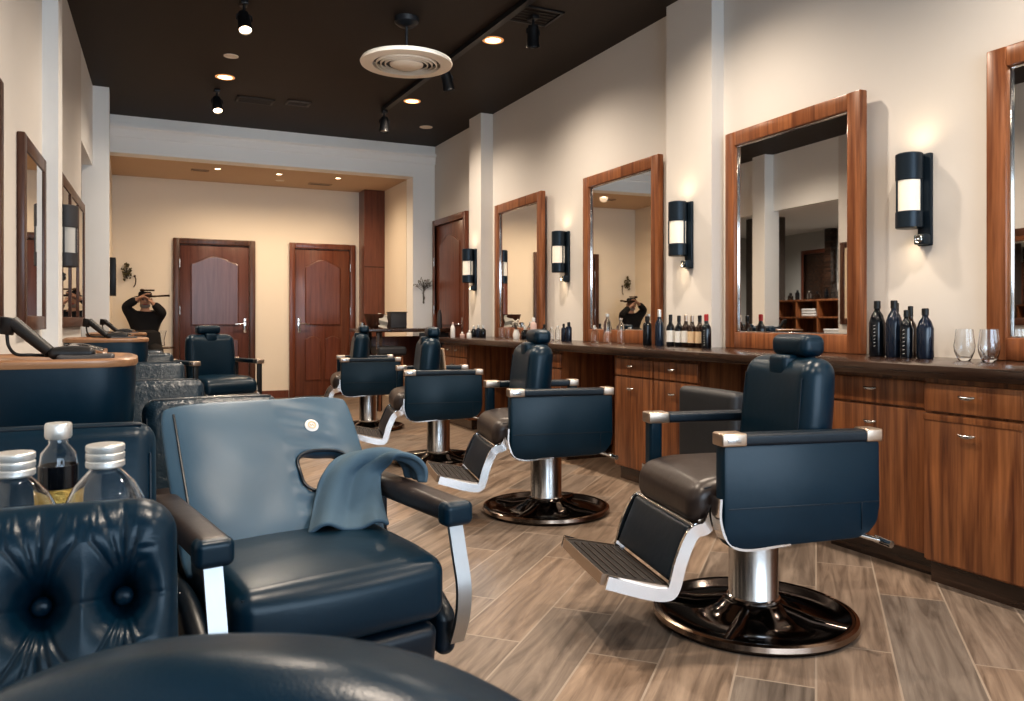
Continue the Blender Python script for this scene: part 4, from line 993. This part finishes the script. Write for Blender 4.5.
m = MB(); m.lathe([(0, 0), (.115, 0), (.12, .006), (.075, .016), (.073, .05), (.06, .066), (0, .068)], 28, T(0, .015, 1.325)); m.build('hat', BLKC, P, 'black brimmed hat')
m = MB(); m.cyl((-.05+.173, 10.43, 1.405), (.10+.173, 10.40, 1.405), .010, 10); m.sphere((.143, 10.435, 1.405), (.03, .03, .018), 12); tag(m.build('short_rod', BRONZE), 'short bronze rod above the hat of the person in black', 'rod')
m = MB(); m.tube([(.16, 10.425, 1.335), (.30, 10.405, 1.335), (.44, 10.39, 1.345)], [.012, .010, .013], 10); tag(m.build('long_rod', BRONZE), 'long bronze rod held beside the head of the person in black', 'rod')
t = thing('bar_stool', 'black stool under the person in the alcove', 'stool', (.173, 10.56, 0))
m = MB(); m.lathe([(0, .55), (.16, .55), (.165, .575), (.15, .60), (0, .60)], 28); m.build('seat', BLK, t)
for k in range(4):
    a = PI/4+k*PI/2; m = MB(); m.cyl((.17*math.cos(a), .17*math.sin(a), 0), (.11*math.cos(a), .11*math.sin(a), .555), .014, 10); m.build('leg', BLK, t)

# ------------------------------------------------------------ side room furniture (seen in the mirror)
t = thing('cubby_shelf', 'walnut cubby shelf unit with open compartments, reflected in second mirror', 'shelf', (-2.1, 9.45, 0), 0)
cw, chh, n = .48, .275, 4; wd = cw*n
m = MB()
for r in range(6): m.box((0, 0, .02+r*(chh-.008)), (.32, wd+.03, .03), .003)
for c in range(n+1): m.box((0, -wd/2+c*cw, .678), (.32, .03, 1.356), .003)
m.box((-.15, 0, .678), (.02, wd, 1.35)); m.build('carcass', W_CAB, t)
MS = T(-2.1, 9.45, 0)
def sp(x, y, z): return tuple(MS @ Vector((x, y, z)))
GS = 'things stored in the cubby shelf'
zz = .02+4*(chh-.008)+.015
m = MB()
for k in range(3): m.box((0, 0, .02+.042*k), (.2, .30, .04), .014, 3)
o = m.build('folded_towels', PAPER, None, None, 40); o.matrix_world = MS @ T(.02, .26, .02+4*.267+.015); tag(o, 'white folded towel stack in the upper row of the cubby shelf', 'towels', GS)
m = MB()
for k in range(2): m.box((0, .01*k, .02+.042*k), (.2, .34, .04), .014, 3)
o = m.build('folded_towels', PAPER, None, None, 40); o.matrix_world = MS @ T(.02, -.26, .02+3*.267+.015); tag(o, 'white folded towel stack in the second row of the cubby shelf', 'towels', GS)
ztop = .02+5*.267+.015
for i in range(9):
    x, y, _ = sp(random.uniform(-.05, .05), -.9+i*.22, 0)
    if i % 3 == 0: clearb(x, y, .14+.03*(i % 2), .03, ['clear bottle at the left on top of the cubby shelf', 'clear bottle at the middle on top of the cubby shelf', 'clear bottle at the right on top of the cubby shelf'][i//3], SILV, ztop, GS)
    elif i % 3 == 1: bottle(x, y, ztop, .16, .034, 'shampoo', ['black pump bottle at the left on top of the cubby shelf', 'black pump bottle at the middle on top of the cubby shelf', 'black pump bottle at the right on top of the cubby shelf'][i//3], GS)
    else: bottle(x, y, ztop, .12, .045, 'squat', ['brown jar at the left on top of the cubby shelf', 'brown jar at the middle on top of the cubby shelf', 'brown jar at the right on top of the cubby shelf'][i//3], GS, BOTBR, BLK, None, 'jar', 'jar')
t = thing('picture_frame', 'black framed picture with white mat in the side room, reflected in mirror', 'picture', (-4.085, 11.14, 2.05))
m = MB()
for s in (-1, 1): m.box((0, s*.22, 0), (.03, .03, .62), .003); m.box((0, 0, s*.30), (.03, .44, .03), .003)
m.build('frame', BLK, t); m = MB(); m.box((-.004, 0, 0), (.01, .42, .58)); m.build('mat_board', PAPER, t)
m = MB(); m.sphere((.004, .0, .02), (.004, .07, .13), 12); m.sphere((.004, .04, -.14), (.004, .03, .06), 12); m.build('print', LABC, t)

# ------------------------------------------------------------------- lights
def spotl(x, y, z, e, col=(1, .78, .56), ang=130, aim=(0, 0, -1), r=.06, blend=1):
    l = bpy.data.lights.new('spot_lamp', 'SPOT'); l.energy = e; l.color = col; l.spot_size = math.radians(ang); l.spot_blend = blend; l.shadow_soft_size = r
    o = bpy.data.objects.new('spot_lamp', l); COL.objects.link(o); o.location = (x, y, z)
    o.rotation_euler = Vector(aim).to_track_quat('-Z', 'Y').to_euler(); return o
W1 = (1, .84, .68)
for x, y in ((2.574, 5.667), (2.559, 7.6), (.782, 7.587)): spotl(x, y, 3.23, 190, W1, 150)
for x, y in ((2.574, 3.7), (2.574, 1.7), (.782, 5.0), (.782, 3.0), (.782, .9), (2.574, -.3)): spotl(x, y, 3.23, 190, W1, 150)
spotl(.716, 5.70, 3.0, 40, W1, 90, (.05, -.5, -1)); spotl(.757, 8.0, 3.0, 40, W1, 90, (.05, -.5, -1))
for x in (.948, 1.664, 2.384): spotl(x, 10.0, 2.83, 85, (1, .76, .52), 165)
for (x, y, z0) in ((3.5, 2.62, 1.41), (3.40, 4.30, 1.395), (3.5, 6.12, 1.385), (3.36, 7.87, 1.365)):
    spotl(x-.10, y, z0+.46, 1.1, (1, .75, .48), 150, (0.25, 0, 1), .03); spotl(x-.10, y, z0+.07, 1.6, (1, .75, .48), 150, (.25, 0, -1), .03)
spotl(1.6, 4.4, 3.12, 170, (.86, .93, 1), 64, (0, 1, -.035), .6)  # unseen spot with no fitting, added to brighten the fascia beam
spotl(-1.3, 9.0, 2.7, 170, (1, .92, .84), 165); spotl(-3.0, 11.2, 2.7, 190, (1, .92, .84), 165)  # unseen lamps without fittings, added to brighten the side room
def area(loc, rot, sx, sy, e, col):
    l = bpy.data.lights.new('window_daylight', 'AREA'); l.shape = 'RECTANGLE'; l.size = sx; l.size_y = sy; l.energy = e; l.color = col
    o = bpy.data.objects.new('window_daylight', l); COL.objects.link(o); o.location = loc; o.rotation_euler = rot; return o
area((1.4, YF+.05, 1.6), (math.radians(90), 0, 0), 3.6, 2.3, 130, (.70, .85, 1))
wd_ = bpy.data.worlds.new('World'); scene.world = wd_; wd_.use_nodes = True
bg = wd_.node_tree.nodes['Background']; bg.inputs[0].default_value = (.75, .86, 1, 1); bg.inputs[1].default_value = 1.0

# ------------------------------------------------------------------- camera
cam = bpy.data.cameras.new('camera'); co = bpy.data.objects.new('camera', cam); COL.objects.link(co)
co.location = (0, 0, 1.05); co.rotation_euler = (math.radians(90), 0, math.radians(-25.8))
cam.sensor_fit = 'HORIZONTAL'; cam.sensor_width = 36; cam.lens = 36*792/1024; cam.shift_y = -30.5/1024
cam.clip_start = .02; cam.dof.use_dof = True; cam.dof.focus_distance = 3.0; cam.dof.aperture_fstop = 11
scene.camera = co
scene.view_settings.view_transform = 'Standard'; scene.view_settings.look = 'Medium High Contrast'; scene.view_settings.exposure = -.08
